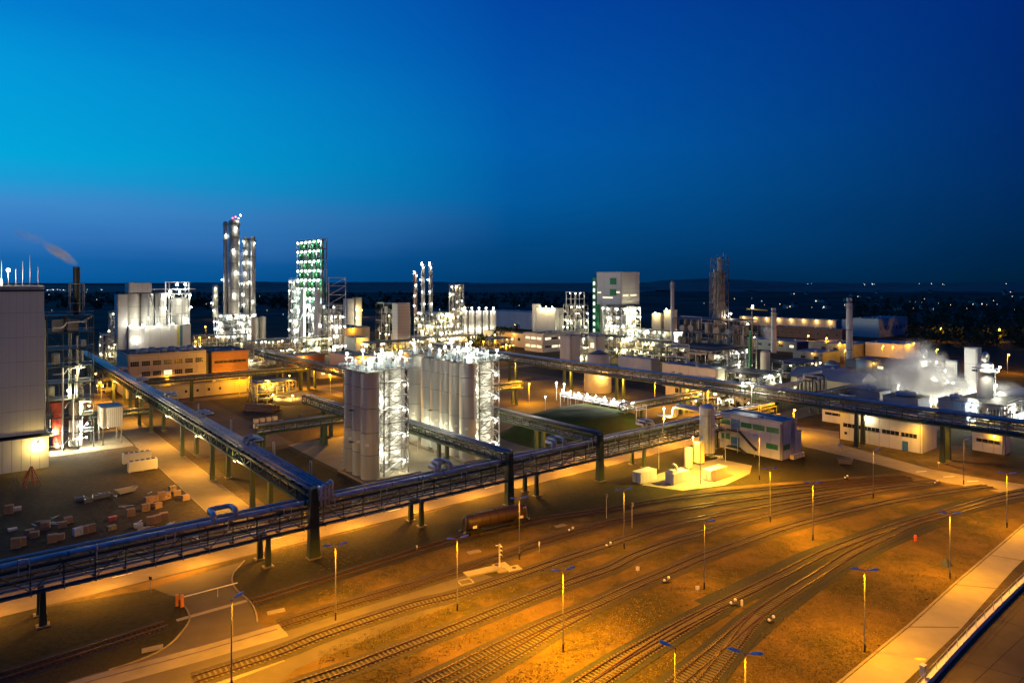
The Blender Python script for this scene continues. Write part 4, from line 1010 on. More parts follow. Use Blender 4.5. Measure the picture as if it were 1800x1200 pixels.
for i in range(5):
    x, y = i*3.2-2, 14-i*5.5; cyl(t, 'tank', (x, y, 0), (x, y, 24), 2.6, 'white_paint', 16); dome(t, 'tank_head', (x, y, 24), 2.6, 1.2, 'white_paint')
    lamp(t, (x-1.8, y-2.6, 27), .7, 'glow_white', 1200, WHITE, (0, -.6, -1)); cyl(t, 'lamp_post', (x-1.8, y-2.6, 20), (x-1.8, y-2.6, 26.8), .12, 'galvanised', 5)
    lamp(t, (x-1.8, y-3.4, 8), .5, 'glow_white', 800, WHITE, (0, -.6, 1))
t = thing('long_hall', 'long low pale hall far behind the dark trees', 'building', far(945, 690), PA)
hall(t, -6, 14, 0, 75, 0, 17, 'panel_white', 'roof_sheet', 3, 10, 1, .3)
t = thing('white_box_hall', 'white windowless hall left of the lit open frame', 'building', far(976, 520), PA)
hall(t, 0, 8, 0, 22, 0, 28, 'panel_white', 'roof_sheet', 2, 4, 1, .3); box(t, 'stair_core', (2, 24.2, 15.5), (5, 4, 31), 'panel_white')
for y in (2, 9, 16): lamp(t, (-1.4, y, 29.4), .55, 'glow_warm', 2200, WARM, (-.8, 0, -1))
t = frame('lit open process frame right of the white hall', 1010, 505, 14, 12, 31, 6, 3, 3, 'galvanised', .8, 26, 2200, (1, .92, .6), 'glow_warm', .5, seed=61, pale=1., pipes=26)
for x in (0, 5, 10):
    for y in (0, 9): box(t, 'roof_post', (x, y, 36), (.35, .35, 10), 'galvanised')
for z in (36, 41): beam(t, 'roof_beam', (0, 0, z), (10, 0, z), .35, .4, 'galvanised'); beam(t, 'roof_beam', (0, 0, z), (0, 9, z), .35, .4, 'galvanised')
for (x, y) in ((2, 1), (7, 1), (1, 6)): lamp(t, (x, y, 40), .35, 'glow_white', 700, WHITE, (0, 0, -1))
t = thing('laboratory_block', 'white low laboratory block with two bright window bands', 'building', far(955, 470), PA)
hall(t, 0, 34, 0, 20, 0, 12.5, 'panel_white', 'roof_felt', 6, 3, 2, .3)
for z in (3., 8.6):
    for i in range(5): window(t, 'y', 0, 1.5+i*6.4, 7+i*6.4, z, z+1.7, 'glow_window' if (i+int(z)) % 3 else 'window_dark', 4, 1, 'panel_white')
    for i in range(3): window(t, 'x', 0, 2+i*6, 6.6+i*6, z, z+1.7, 'glow_window', 3, 1, 'panel_white')
for k, (px, d, du, dv, h, lab) in enumerate(((1003, 395, 8, 9, 23, 'grey windowless block right of the laboratory, lower of two'), (1049, 400, 7, 7, 22, 'dark grey block with one bright window before the lit building'))):
    t = thing('service_block', lab, 'building', far(px, d), PA); h *= .76; hall(t, 0, du, 0, dv, 0, h, 'panel_grey', 'roof_felt', 2, 2, 1, .3)
    if k: window(t, 'x', 0, 2, 5, 10, 13, 'glow_window', 2, 2, 'panel_grey')
t = frame('small yellow lit stage between the grey service blocks', 1024, 405, 7, 9, 16, 3, 2, 2, 'grey_steel', .8, 8, 1500, WARM, 'glow_warm', .35, seed=63)

# --- white building with green window bands
t = thing('green_band_building', 'tall white building with green window bands and a lit open floor', 'building', far(1092, 545), PA)
hall(t, 0, 22, 0, 27, 30, 56, 'panel_white', 'roof_sheet', 4, 5, 2, .4)
hall(t, 4, 21, 19, 27, 0, 30, 'panel_white', 'roof_sheet', 3, 3, 3, 0)
box(t, 'green_stair', (1.5, 29, 26), (5, 3.6, 52), 'green_paint')
for i in range(8): box(t, 'stair_window', (-1.06, 29, 8+i*5.6), (.12, 2., 2.6), 'glow_window_cool')
for z in (38, 47): box(t, 'green_band', (-.12, 8.5, z+2), (.12, 7, 5.2), 'green_paint')
for (a, b, z) in ((1.5, 6.5, 39.5), (9, 20, 35), (22, 26, 39)): window(t, 'x', 0, a, b, z, z+1.3, 'glow_window', 4, 1, 'panel_white')
for (a, b, z) in ((2, 8, 37), (11, 18, 37)): window(t, 'y', 0, a, b, z, z+1.3, 'glow_window', 4, 1, 'panel_white')
f = frame('dazzling lit process floor under the white building with green bands', 1092, 542, 23, 21, 28, 4, 4, 4, 'white_paint', 1., 40, 4500, (1, .88, .5), 'glow_white', .7, seed=71, pale=2., pipes=20)
for (x, y, r) in ((4, 1, 2.4), (10, 2, 2.2)): cyl(f, 'vessel', (x, y, 2), (x, y, 22), r, 'white_paint', 16)
t = frame('long low lit pipe stage in front of the green banded building', 1180, 500, 12, 60, 12, 2, 3, 10, 'galvanised', .95, 60, 3600, (1, .92, .55), 'glow_white', .5, seed=72, pale=1.4, pipes=30)
for i, (px, d, du, dv, h) in enumerate(((1162, 520, 8, 9, 24), (1180, 512, 7, 7, 27))):
    t = thing('cream_block', ('lower', 'higher')[i]+' cream block left of the white chimney', 'building', far(px, d), PA); hall(t, 0, du, 0, dv, 0, h, 'cream_paint', 'roof_sheet', 1, 1, 2, .2)
    lamp(t, (-1.4, dv*.5, h+.9), .6, 'glow_white', 2500, WARM, (-1, 0, -.6))
def chimney(label, px, d, top, r, m='white_paint', twin=False):
    t = thing('chimney', label, 'chimney', far(px, d), 0); h = zrow(top, d)
    cyl(t, 'shaft', (0, 0, 0), (0, 0, h), r*1.1, m, 20, .88)
    for z in (h*.3, h*.6): cyl(t, 'ring', (0, 0, z), (0, 0, z+.35), r*1.12, 'grey_steel', 20)
    cyl(t, 'gallery', (0, 0, h*.93), (0, 0, h*.93+.2), r+.9, 'grey_steel', 16); cyl(t, 'gallery_rail', (0, 0, h*.93+1.1), (0, 0, h*.93+1.25), r+.9, 'galvanised', 16)
    cyl(t, 'tip', (0, 0, h), (0, 0, h+1.2), r*.8, 'grey_steel', 18)
    if twin:
        for s in (-.55, .55): cyl(t, 'flue', (s*r, 0, h+1.2), (s*r, 0, h+3), r*.4, m, 10)
    return t
chimney('slim white chimney in front of the hills, left of the dark refinery tower', 1182, 480, 496, 1.25)
chimney('short white chimney beside the white steam plume', 1360, 470, 549, 1.7, twin=True)
chimney('tall pale chimney with two flues before the far halls', 1493, 380, 533, 1.6, twin=True)

# --- dark refinery block with lattice tower
t = frame('dark refinery structure of open decks below the lattice column tower', 1290, 345, 22, 38, 29, 4, 4, 5, 'grey_steel', .95, 6, 900, WARM, 'glow_white', .3, seed=81, pale=.1, pipes=50)
base = far(1268, 372)
tw = thing('column_tower', 'tall dark lattice tower with packed columns, highest in the right half', 'tower', (base.x, base.y, 0), PA)
lattice(tw, 0, 6.6, 0, 6.6, 29.2, 62, 7, 'grey_steel', False, .3)
lattice(tw, -3.6, -.4, 1, 5, 29.2, 54, 6, 'grey_steel', True, .22)
for (x, y, r, z) in ((2, 2.2, 1.3, 60), (4.6, 4.4, 1.3, 62), (4.4, 1.6, .8, 55), (1.8, 5, .9, 56)): cyl(tw, 'column_shell', (x, y, 6), (x, y, z), r, 'vessel_metal', 14)
for (x, y) in ((0, 0), (6.6, 0), (6.6, 6.6), (0, 6.6)): box(tw, 'tower_leg', (x, y, 14.6), (.35, .35, 29.2), 'grey_steel')
for k in range(5): cyl(tw, 'vent_pipe', (k*1.4+.4, 1+k % 2*3, 60), (k*1.4+.4, 1+k % 2*3, 63+k % 3), .14, 'galvanised', 6)
lamp(tw, (7.4, -1, 31.5), .45, 'glow_white', 2200, (1, .85, .6), (0, -.4, -1)); lamp(tw, (-6, -6, 30.2), .3, 'glow_sodium', 500, SODIUM)
f = frame('lower refinery deck packed with pipe bends above a pale wall', 1255, 318, 30, 27, 17, 3, 5, 4, 'dark_steel', 1., 4, 700, WARM, 'glow_warm', .3, seed=83, pale=.2, pipes=60)
for (x, y, z) in ((18, -.6, 15), (20, -.4, 9), (3, -.6, 14)): lamp(f, (x, y, z), .35, 'glow_white', 1500, WHITE, (0, -.6, -1))
cyl(f, 'green_riser', (29.4, -.8, 0), (29.4, -.8, 25), .7, 'green_paint', 12); cyl(f, 'green_riser', (28., -1., 0), (28., -1., 22), .4, 'green_paint', 12)
t = thing('pale_low_hall', 'pale low hall in front of the refinery decks', 'building', far(1260, 300), PA)
hall(t, 0, 8, 0, 30, 0, 10.5, 'panel_white', 'roof_sheet', 2, 6, 1, .2)
t = frame('green lit pump station with white lamps below the refinery', 1330, 292, 20, 20, 9, 2, 4, 4, 'green_steel', .9, 15, 2600, (1, .93, .5), 'glow_white', .34, seed=85, pale=1.2, pipes=36)
crane = thing('tower_crane', 'yellow crane jib above the refinery decks', 'crane', far(1322, 400), 0)
cyl(crane, 'mast', (0, 0, 0), (0, 0, 32.6), .4, 'grey_steel', 8); beam(crane, 'jib', (-3, 0, 33), (9, 0, 32.2), .6, .7, 'yellow_paint'); box(crane, 'cab', (0, 0, 33.5), (1.6, 1.4, 1.6), 'white_paint')
lamp(crane, (0, -1, 35), .4, 'glow_white', 600, WHITE)

# --- tanks behind the back bridge
t = thing('round_tank', 'cream round tank below the back bridge lit by a sodium lamp', 'tank', at(1051, 688), 0)
cyl(t, 'shell', (0, 0, 0), (0, 0, 9.5), 6.1, 'cream_paint', 32); cyl(t, 'roof', (0, 0, 9.5), (0, 0, 10.8), 6.25, 'roof_sheet', 32, .1)
for z in (3, 6.2): cyl(t, 'shell_seam', (0, 0, z), (0, 0, z+.1), 6.13, 'cream_paint', 32)
lamp(t, (1.2, -7.2, 9.4), .3, 'glow_sodium', 4500, (1, .55, .1), (0, -1, -.5)); box(t, 'lamp_bracket', (1.2, -6.6, 9.5), (.1, 1.2, .1), 'grey_steel')
t = thing('round_tank', 'white round tank with blue roof seen above the back bridge', 'tank', far(1052, 385), 0)
cyl(t, 'shell', (0, 0, 0), (0, 0, 8.5), 6.4, 'white_paint', 32); cyl(t, 'roof', (0, 0, 8.5), (0, 0, 10.4), 6.5, 'blue_paint', 32, .1)
t = thing('white_shed', 'white flat roofed shed right of the blue roofed tank', 'building', far(1145, 345), PA)
hall(t, 0, 6, 0, 22, 0, 9.5, 'panel_white', 'roof_sheet', 1, 4, 1, .2)
t = thing('beige_sheds', 'beige workshop with small dark windows below the back bridge', 'building', at(1262, 712), PA)
hall(t, 0, 12, 0, 26, 0, 7, 'plaster', 'roof_felt', 3, 5, 1, .2)
for (a, b) in ((3, 6), (11, 14), (19, 21)): window(t, 'x', 0, a, b, 2.4, 4.6, 'window_dark', 2, 1, 'plaster')
box(t, 'door', (-.1, 8.6, 1.3), (.12, 1.6, 2.6), 'door_blue'); wall_lamp(t, (-.5, 2, 5.6), 'x', 'glow_white', 2200, (1, .93, .6), .3)
frame('low shining pipe rack behind the grey building with green windows', 1320, 265, 34, 10, 6, 2, 8, 3, 'galvanised', .5, 5, 1300, (1, .9, .55), 'glow_warm', .22, seed=91, pipes=50, pale=1.)
t = thing('pipe_station', 'dense pipe station with arched headers beside the sloping roof', 'process plant', at(1428, 712), PA)
for i in range(8):
    x = i*1.6; pipe(t, 'pipe_arch', [(x, 0, .2), (x, 0, 11-(i % 3)), (x, 6, 11-(i % 3)), (x, 6, .2)], .35, 'pipe_cladding' if i % 2 else 'dark_steel', 1., 8)
pipe(t, 'header', [(-30, 3, 9.5), (-1, 3, 9.5), (-1, 3, 12), (13, 3, 12)], .5, 'pipe_cladding', 1., 8); pipe(t, 'header', [(-34, 4.5, 8.4), (-2, 4.5, 8.4), (-2, 4.5, 10.5), (13, 4.5, 10.5)], .4, 'pipe_cladding', 1., 8)
for i in range(5): box(t, 'rack_post', (-30+i*7, 3.6, 4.2), (.3, .3, 8.4), 'green_steel')
lamp(t, (13.5, -1, 4), .25, 'glow_warm', 800, WARM)

# --- grassed mound with the lit loading gantry on it
def mound():
    t = uvthing('earth_mound', 'grass covered earth mound between the link bridge and the gantry', 'mound', 160, 161)
    v, f = [], []; n = 48
    rings = [(1., 0.), (.93, .5), (.82, 2.2), (.7, 4.4), (.6, 6.), (.5, 6.7), (.25, 7.), (.02, 7.1)]
    for r, z in rings:
        for i in range(n):
            a = 2*math.pi*i/n; c, s = math.cos(a), math.sin(a)
            x = 28*r*math.copysign(abs(c)**.7, c); y = 20*r*math.copysign(abs(s)**.7, s)
            v.append((x, y, z + (.15*math.sin(3*a+r*9) if z else -.05)))
    for k in range(len(rings)-1):
        for i in range(n): j = (i+1) % n; f.append((k*n+i, k*n+j, (k+1)*n+j, (k+1)*n+i))
    f.append(tuple((len(rings)-1)*n+i for i in range(n)))
    poly(t, 'turf_slope', v, f, 'turf', True)
mound()
t = uvthing('loading_gantry', 'low lit loading gantry with white railings on the crest of the mound', 'gantry', 171, 147)
for y in range(0, 37, 4):
    for x in (0, 5): box(t, 'gantry_post', (x, y, 4.2), (.25, .25, 8.4), 'galvanised')
for y in range(0, 36, 4): box(t, 'gantry_deck', (2.5, y+2, 7.6), (5.4, 3.9, .15), 'galvanised')
railing(t, -.2, 5.2, 0, 36, 7.7, 'white_paint', 1.8)
for i in range(6): cyl(t, 'drum', (1.2, 2+i*6, 8.6), (1.2, 6+i*6, 8.6), .6, 'white_paint', 12)
for i in range(9):
    lamp(t, (.2, 1.5+i*4.2, 9.9), .26, 'glow_white', 1300, (1, .97, .82), (-.9, 0, -.6))
for y in (33, 37): cyl(t, 'lamp_post', (-1, y, 6), (-1, y, 12.2), .08, 'galvanised', 6); lamp(t, (-1, y, 12.4), .32, 'glow_white', 1800, WHITE, (-.6, 0, -1))
lamp(t, (-3, 41, 7.), .3, 'glow_white', 1200, WHITE); cyl(t, 'lamp_post', (-3, 41, 0), (-3, 41, 6.8), .08, 'galvanised', 6)
lamp(t, (4, -8, 9), .32, 'glow_white', 1800, WHITE, (-.5, -.5, -.6)); cyl(t, 'lamp_post', (4, -8, 0), (4, -8, 8.8), .08, 'galvanised', 6)
for i in range(3): pipe(t, 'pipe_bend', [(6+i, -4, 6), (6+i, -10, 6), (6+i, -10, 9.6+i*.3), (6+i, -20, 9.6+i*.3)], .4, 'pipe_cladding', 1.4, 8)

# --- denser middle ground: pipe racks, sheds and low stages between the large frames
for (px, d, du, dv, h, nl, nu, nv, st, nlamp, w_, gm, lab) in (
    (1196, 405, 12, 64, 12, 2, 3, 10, 'green_steel', 36, 2200, 'glow_warm', 'long dark pipe rack with scattered warm lamps below the green banded building'),
    (1090, 430, 10, 34, 14, 2, 3, 6, 'green_steel', 24, 2000, 'glow_warm', 'green pipe rack right of the laboratory block'),
    (470, 430, 46, 9, 12, 2, 9, 2, 'green_steel', 30, 2000, 'glow_warm', 'long green pipe rack in front of the green lattice tower'),
    (438, 388, 26, 8, 15, 3, 5, 2, 'grey_steel', 18, 1500, 'glow_warm', 'lit pipe stage right behind the brick block'),
    (345, 470, 34, 8, 11, 2, 7, 2, 'dark_steel', 8, 900, 'glow_warm', 'dark pipe rack between white silo plant and twin columns'),
    (650, 420, 40, 12, 11, 2, 8, 3, 'green_steel', 26, 2000, 'glow_warm', 'pipe rack with warm lamps behind the front silos'),
    (740, 440, 44, 14, 12, 2, 9, 3, 'grey_steel', 40, 2200, 'glow_warm', 'golden lit pipe rack below the lamp covered frame'),
    (860, 470, 22, 20, 9, 2, 5, 4, 'dark_steel', 8, 900, 'glow_sodium', 'low dark rack behind the rear silos'),
    (1400, 340, 26, 14, 8, 2, 6, 3, 'green_steel', 8, 900, 'glow_warm', 'low green pipe rack right of the refinery'),
    (1240, 262, 30, 8, 7, 2, 6, 2, 'green_steel', 6, 900, 'glow_warm', 'low green pipe rack in front of the pale hall'),
    (175, 300, 22, 8, 9, 2, 4, 2, 'dark_steel', 5, 1200, 'glow_sodium', 'sodium lit pipe rack behind the process tower'),
    (180, 420, 24, 10, 16, 3, 4, 3, 'galvanised', 10, 1300, 'glow_warm', 'pale lit pipe rack left of the white silo plant')):
    frame(lab, px, d, du, dv, h, nl, nu, nv, st, .75, nlamp, w_, SODIUM if gm == 'glow_sodium' else WARM, gm, .36, seed=300+px, pale=.7, pipes=22)
for (px, d, du, dv, h, w_, rf, lab) in (
    (930, 500, 8, 56, 10, 'cream_paint', 'roof_felt', 'long cream hall with dark roof left of the laboratory block'),
    (1445, 400, 22, 18, 7, 'roof_sheet', 'roof_sheet', 'low shed with blue grey roof below the short chimney'),
    (1500, 440, 26, 30, 8, 'grey_steel', 'roof_sheet', 'low shed with wide roof at the foot of the tall pale chimney'),
    (1400, 470, 20, 40, 7, 'roof_sheet', 'roof_sheet', 'flat store with pale walls behind the refinery'),
    (1560, 360, 26, 22, 6, 'roof_sheet', 'roof_felt', 'low grey shed behind the thin steam'),
    (1480, 330, 14, 16, 6, 'grey_steel', 'roof_sheet', 'small beige shed above the sloping roofed shed'),
    (720, 385, 16, 12, 9, 'plaster', 'roof_felt', 'plaster shed directly behind the front silo tops')):
    t = thing('store_shed', lab, 'building', far(px, d), PA); hall(t, 0, du, 0, dv, 0, h, w_, rf, max(1, du//6), max(1, dv//6), 1, .2)
    for k in range(max(1, int(dv//9))): window(t, 'x', 0, 2+k*8, 5+k*8, h*.45, h*.7, 'glow_window' if (k+px) % 4 == 0 else 'window_dark', 3, 1, w_)
    lamp(t, (-1, dv*.3, h-.5), .26, 'glow_sodium', 450, SODIUM, (-1, 0, -.6))
t = thing('vertical_tank', 'white upright tank right of the refinery decks', 'tank', far(1345, 330), 0)
cyl(t, 'shell', (0, 0, 0), (0, 0, 15), 2.2, 'cream_paint', 18); dome(t, 'head', (0, 0, 15), 2.2, .9, 'cream_paint')
for (px, d, r, h, lab) in ((1410, 352, 5, 6, 'low round blue tank behind the back bridge'), (1525, 372, 6, 6.5, 'low round grey tank at the foot of the tall pale chimney'), (1462, 372, 3.6, 5, 'small round tank beside the low shed')):
    t = thing('round_tank', lab, 'tank', far(px, d), 0); cyl(t, 'shell', (0, 0, 0), (0, 0, h), r, 'pale_blue_steel', 22); cyl(t, 'roof', (0, 0, h), (0, 0, h+1.2), r+.1, 'roof_sheet', 22, .2)

# ================================================================== right side: buildings by the yard
t = uvthing('switch_house', 'grey two storey switch house with green window strips and outside stair', 'building', 177.2, 100)
hall(t, 0, 8, 0, 19.7, 0, 10.2, 'panel_grey', 'roof_sheet', 3, 6, 1, .3)
hall(t, 8.1, 11.6, .6, 8, 0, 6.6, 'panel_grey', 'roof_sheet', 2, 3, 1, .2)
for (a, b, z) in ((.8, 4.6, 7.2), (5.2, 8.8, 7.2), (9.3, 12.8, 7.2), (16.3, 19.2, 7.2), (16.3, 19.2, 2.9), (1.1, 4.7, 2.6)):
    window(t, 'x', 0, a, b, z, z+1.5, 'window_green', 3, 1, 'green_paint', .12)
window(t, 'y', 0, .8, 4.2, 2.6, 4.1, 'window_green', 2, 1, 'green_paint', .12)
box(t, 'door', (-.1, 14.6, 7.6), (.12, 2.8, 3.), 'door_blue'); box(t, 'door', (-.1, 14.6, 2.6), (.12, 2.8, 2.6), 'door_blue')
box(t, 'landing', (-1.1, 14.6, 5.95), (2., 4.6, .14), 'grating'); box(t, 'landing', (-1.1, 14.6, 1.2), (2., 4., .14), 'grating')
beam(t, 'stair_flight', (-1.2, 12.3, 5.9), (-1.2, 7., 1.6), 1.1, .25, 'dark_steel'); beam(t, 'stair_flight', (-1.2, 12.6, 1.2), (-1.2, 10.4, 0), 1.1, .25, 'dark_steel')
for (a, b) in (((-2.1, 16.9, 7.1), (-2.1, 12.3, 7.1)), ((-2.1, 12.3, 7.1), (-2.1, 7., 2.8)), ((-2.1, 16.6, 2.3), (-2.1, 12.6, 2.3))): beam(t, 'handrail', a, b, .07, .07, 'galvanised')
for (y, z) in ((16.8, 3.5), (12.5, 3.5), (7.1, 1.)): box(t, 'stair_post', (-2.05, y, z), (.12, .12, z*2 if z < 3 else 7.), 'galvanised')
for y in (9.8, 15.2): box(t, 'downpipe', (-.14, y+9.9 if y > 15 else .1, 5), (.12, .12, 10), 'grey_steel')
for x in (5.2, 5.9, 6.6): cyl(t, 'wall_pipe', (x, -.25, .5), (x, -.25, 10.6), .12, 'galvanised', 8)
for i in range(4): box(t, 'cable_box', (4+i*1.6, -1.1, .6), (1.3, 1.2, 1.2), 'cream_paint')
t = uvthing('white_shed_hall', 'long white hall with dark window band and blue door behind the back bridge columns', 'building', 215.5, 78.5)
hall(t, 0, 11, 0, 23.5, 0, 8.4, 'panel_white', 'roof_felt', 3, 8, 1, .25)
for (a, b) in ((1.2, 5.6), (6., 11.), (11.6, 16.4), (17, 22.6)): window(t, 'x', 0, a, b, 4., 5.4, 'window_dark', 4, 1, 'panel_white')
window(t, 'x', 0, 21.2, 22.2, 1.7, 2.7, 'window_dark', 1, 1, 'panel_white')
box(t, 'door', (-.1, 4.4, 1.4), (.12, 1.5, 2.8), 'door_blue')
wall_lamp(t, (-.6, 15, 8.2), 'x', 'glow_warm', 900, (1, .8, .45), .22)
for (u, v, du, dv, h, m, lab) in ((238, 107, 5, 12, 5, 'panel_white', 'small white hut behind the long white hall, partly hidden'), (232, 63, 5, 8, 5.4, 'panel_white', 'small white and yellow hut right of the long white hall'), (236, 50, 6, 7, 5, 'panel_beige', 'small beige hut under the back bridge near the edge')):
    t = uvthing('small_hut', lab, 'hut', u, v); hall(t, 0, du, 0, dv, 0, h, m, 'roof_felt', 1, 3, 1, .1)
    window(t, 'x', 0, 1, dv-1, h*.5, h*.72, 'window_dark', 4, 1, m); lamp(t, (-.6, dv*.3, h-.4), .14, 'glow_warm', 500, SODIUM, (-1, 0, -.5))

# --- tanks and containers on the lit pad
structure(slab('container_pad', GP([(1128, 852), (1158, 832), (1205, 818), (1262, 806), (1322, 818), (1318, 832), (1275, 852), (1200, 862)]), .02, 'pale_slab'))
t = thing('gas_tank', 'tall white vertical gas tank beside the switch house', 'tank', at(1243, 801), 0)
cyl(t, 'shell', (0, 0, 1.2), (0, 0, 13.8), 2.15, 'white_paint', 26); dome(t, 'top_head', (0, 0, 13.8), 2.15, .9, 'white_paint'); cyl(t, 'skirt', (0, 0, 0), (0, 0, 1.2), 1.9, 'grey_steel', 20)
for z in (4, 8.5, 11.6): cyl(t, 'shell_ring', (0, 0, z), (0, 0, z+.12), 2.19, 'galvanised', 26)
for x in (-.35, 0, .5): cyl(t, 'wall_pipe', (x, -2.3, .4), (x, -2.3, 13.4), .07, 'grey_steel', 6)
for i in range(8): pipe(t, 'valve_pipe', [(rnd.uniform(-1, 3), -2.4, .2), (rnd.uniform(0, 4), -3, .9), (rnd.uniform(1, 4), -3.6, .9), (rnd.uniform(1, 4), -3.8, .1)], .1, 'galvanised', .3, 6)
t = thing('gas_tank', 'small cream vertical tank between two containers', 'tank', at(1210, 823), 0)
cyl(t, 'shell', (0, 0, .4), (0, 0, 5.4), 1.1, 'cream_paint', 20); dome(t, 'top_head', (0, 0, 5.4), 1.1, .4, 'cream_paint'); cyl(t, 'skirt', (0, 0, 0), (0, 0, .4), 1., 'grey_steel', 18)
t = thing('evaporator', 'narrow cream evaporator cabinet left of the tall white tank', 'cabinet', at(1229, 816), PA)
box(t, 'cabinet_body', (0, 0, 3.4), (2., 2., 5.6), 'cream_paint')
for x in (-.8, .8):
    for y in (-.8, .8): box(t, 'foot', (x, y, .3), (.15, .15, .6), 'grey_steel')
for k in range(5): box(t, 'fin', (-.8+k*.4, -1.05, 3.4), (.08, .1, 5.4), 'panel_yellow')
lamp(t, (-1.6, .8, 7.4), .2, 'glow_warm', 900, (1., .72, .16), (-.6, -1.2, -.4)); cyl(t, 'lamp_post', (-1.6, .8, 0), (-1.6, .8, 7.2), .06, 'galvanised', 6)
def container(label, px, py, top='white_paint', L=6.1, wd=2.5, h=2.6, rz=PA, name='container', gear=False):
    t = thing(name, label, 'container', at(px, py), rz, 'white containers')
    box(t, 'container_body', (L/2, wd/2, h/2+.1), (L, wd, h), top)
    for i in range(12): box(t, 'rib', (L*(i+.5)/12, -.03, h/2+.1), (.16, .06, h-.4), top)
    for x in (.06, L-.06):
        for y in (.06, wd-.06): box(t, 'corner_post', (x, y, h/2+.1), (.16, .16, h+.06), 'panel_grey')
    for y in (0, wd): beam(t, 'top_rail', (0, y, h+.12), (L, y, h+.12), .12, .12, 'panel_grey')
    for y in (wd*.27, wd*.73): box(t, 'door', (-.04, y, h/2+.1), (.06, wd*.42, h-.3), top)
    for y in (wd*.45, wd*.55): cyl(t, 'lock_bar', (-.1, y, .3), (-.1, y, h), .03, 'galvanised', 6)
    if gear:
        box(t, 'vent_box', (1., wd/2, h+.5), (1.6, 1.6, .7), 'galvanised'); pipe(t, 'exhaust', [(2.6, wd/2, h+.1), (2.6, wd/2, h+1.5), (1.4, wd/2, h+2.)], .35, 'cream_paint', .5, 10)
    return t
container('white container, leftmost of three on the lit concrete pad', 1126, 851)
container('white container with doors and a bent exhaust on top, middle of three', 1184, 853, gear=True)
container('white container, rightmost of three, nearest the tall tank', 1250, 847, L=6.8)
t = thing('waste_container', 'grey wheeled waste container beside the access road', 'container', at(1485, 816), R(-20))
poly(t, 'bin_body', [(-1.5, -.8, .3), (1.5, -.8, .3), (1.5, .8, .3), (-1.5, .8, .3), (-1.9, -1., 1.7), (1.9, -1., 1.7), (1.9, 1., 1.7), (-1.9, 1., 1.7)], [(0, 1, 5, 4), (1, 2, 6, 5), (2, 3, 7, 6), (3, 0, 4, 7), (3, 2, 1, 0)], 'grey_steel')
box(t, 'bin_fill', (0, 0, 1.5), (3.4, 1.7, .3), 'black_steel')
for x in (-1.1, 1.1):
    for y in (-.7, .7): cyl(t, 'wheel', (x, y-.06, .16), (x, y+.06, .16), .16, 'black_steel', 10)
for x in (-1.2, -.4, .4, 1.2): box(t, 'rib', (x, -.94, 1.), (.1, .12, 1.2), 'grey_steel')

# --- tank wagon
def wagon():
    a, b = at(812, 945), at(925, 919); m = (a+b)/2; d = b-a
    t = thing('tank_wagon', 'brown railway tank wagon standing on the track by the verge', 'tank wagon', (m.x, m.y, 0), math.atan2(d.y, d.x))
    L = 13.2; r = 1.4; zc = 2.75
    o = cyl(t, 'barrel', (-L/2, 0, zc), (L/2, 0, zc), r, 'wagon_brown', 28)
    for s in (-1, 1):
        e = link('dished_end', _unit('dome', 'wagon_brown'), t); e.location = (s*L/2, 0, zc); e.rotation_euler = (0, s*math.pi/2, 0); e.scale = (r, r, .45)
    for i in range(7): cyl(t, 'barrel_band', (-L/2+.9+i*1.9, 0, zc), (-L/2+1.+i*1.9, 0, zc), r+.03, 'wagon_brown', 28)
    box(t, 'walkway', (0, 0, zc+r+.06), (8.4, .8, .06), 'grating')
    for s in (-.4, .4): beam(t, 'walkway_rail', (-4.2, s, zc+r+.5), (4.2, s, zc+r+.5), .04, .04, 'grey_steel')
    cyl(t, 'manhole', (0, 0, zc+r-.1), (0, 0, zc+r+.35), .35, 'wagon_brown', 14)
    for s in (-1, 1): beam(t, 'sole_bar', (-L/2-.6, s*.75, 1.15), (L/2+.6, s*.75, 1.15), .16, .3, 'black_steel')
    for x in (-4.4, 4.4): box(t, 'saddle', (x, 0, 1.45), (1.2, 2., .4), 'black_steel')
    for x in (-4.6, 4.6):
        bg = box(t, 'bogie', (x, 0, .8), (2.6, 1.9, .3), 'black_steel')
        for dx in (-.9, .9):
            for s in (-1, 1): cyl(bg, 'wheel', (x+dx, s*.68, .75), (x+dx, s*.82, .75), .46, 'rail_steel', 18)
    for s in (-1, 1):
        for y in (-.87, .87): cyl(t, 'buffer', (s*(L/2+.55), y, 1.2), (s*(L/2+1.1), y, 1.2), .2, 'grey_steel', 12)
        beam(t, 'headstock', (s*(L/2+.5), -1.3, 1.15), (s*(L/2+.5), 1.3, 1.15), .2, .4, 'black_steel')
        for y in (-.9, -.5): beam(t, 'ladder_rail', (s*(L/2+.62), y, 1.3), (s*(L/2+.3), y, zc+r), .05, .05, 'grey_steel')
        for k in range(6): box(t, 'ladder_rung', (s*(L/2+.5), -.7, 1.6+k*.45), (.05, .4, .04), 'grey_steel')
        box(t, 'data_plate', (s*(L/2-1.2), -r-.02, 2.1), (.9, .05, .5), 'paint_mark')
    box(t, 'hazard_plate', (L/2-.2, -1.0, 3.6), (.7, .05, .3), 'paint_mark', 0)
wagon()

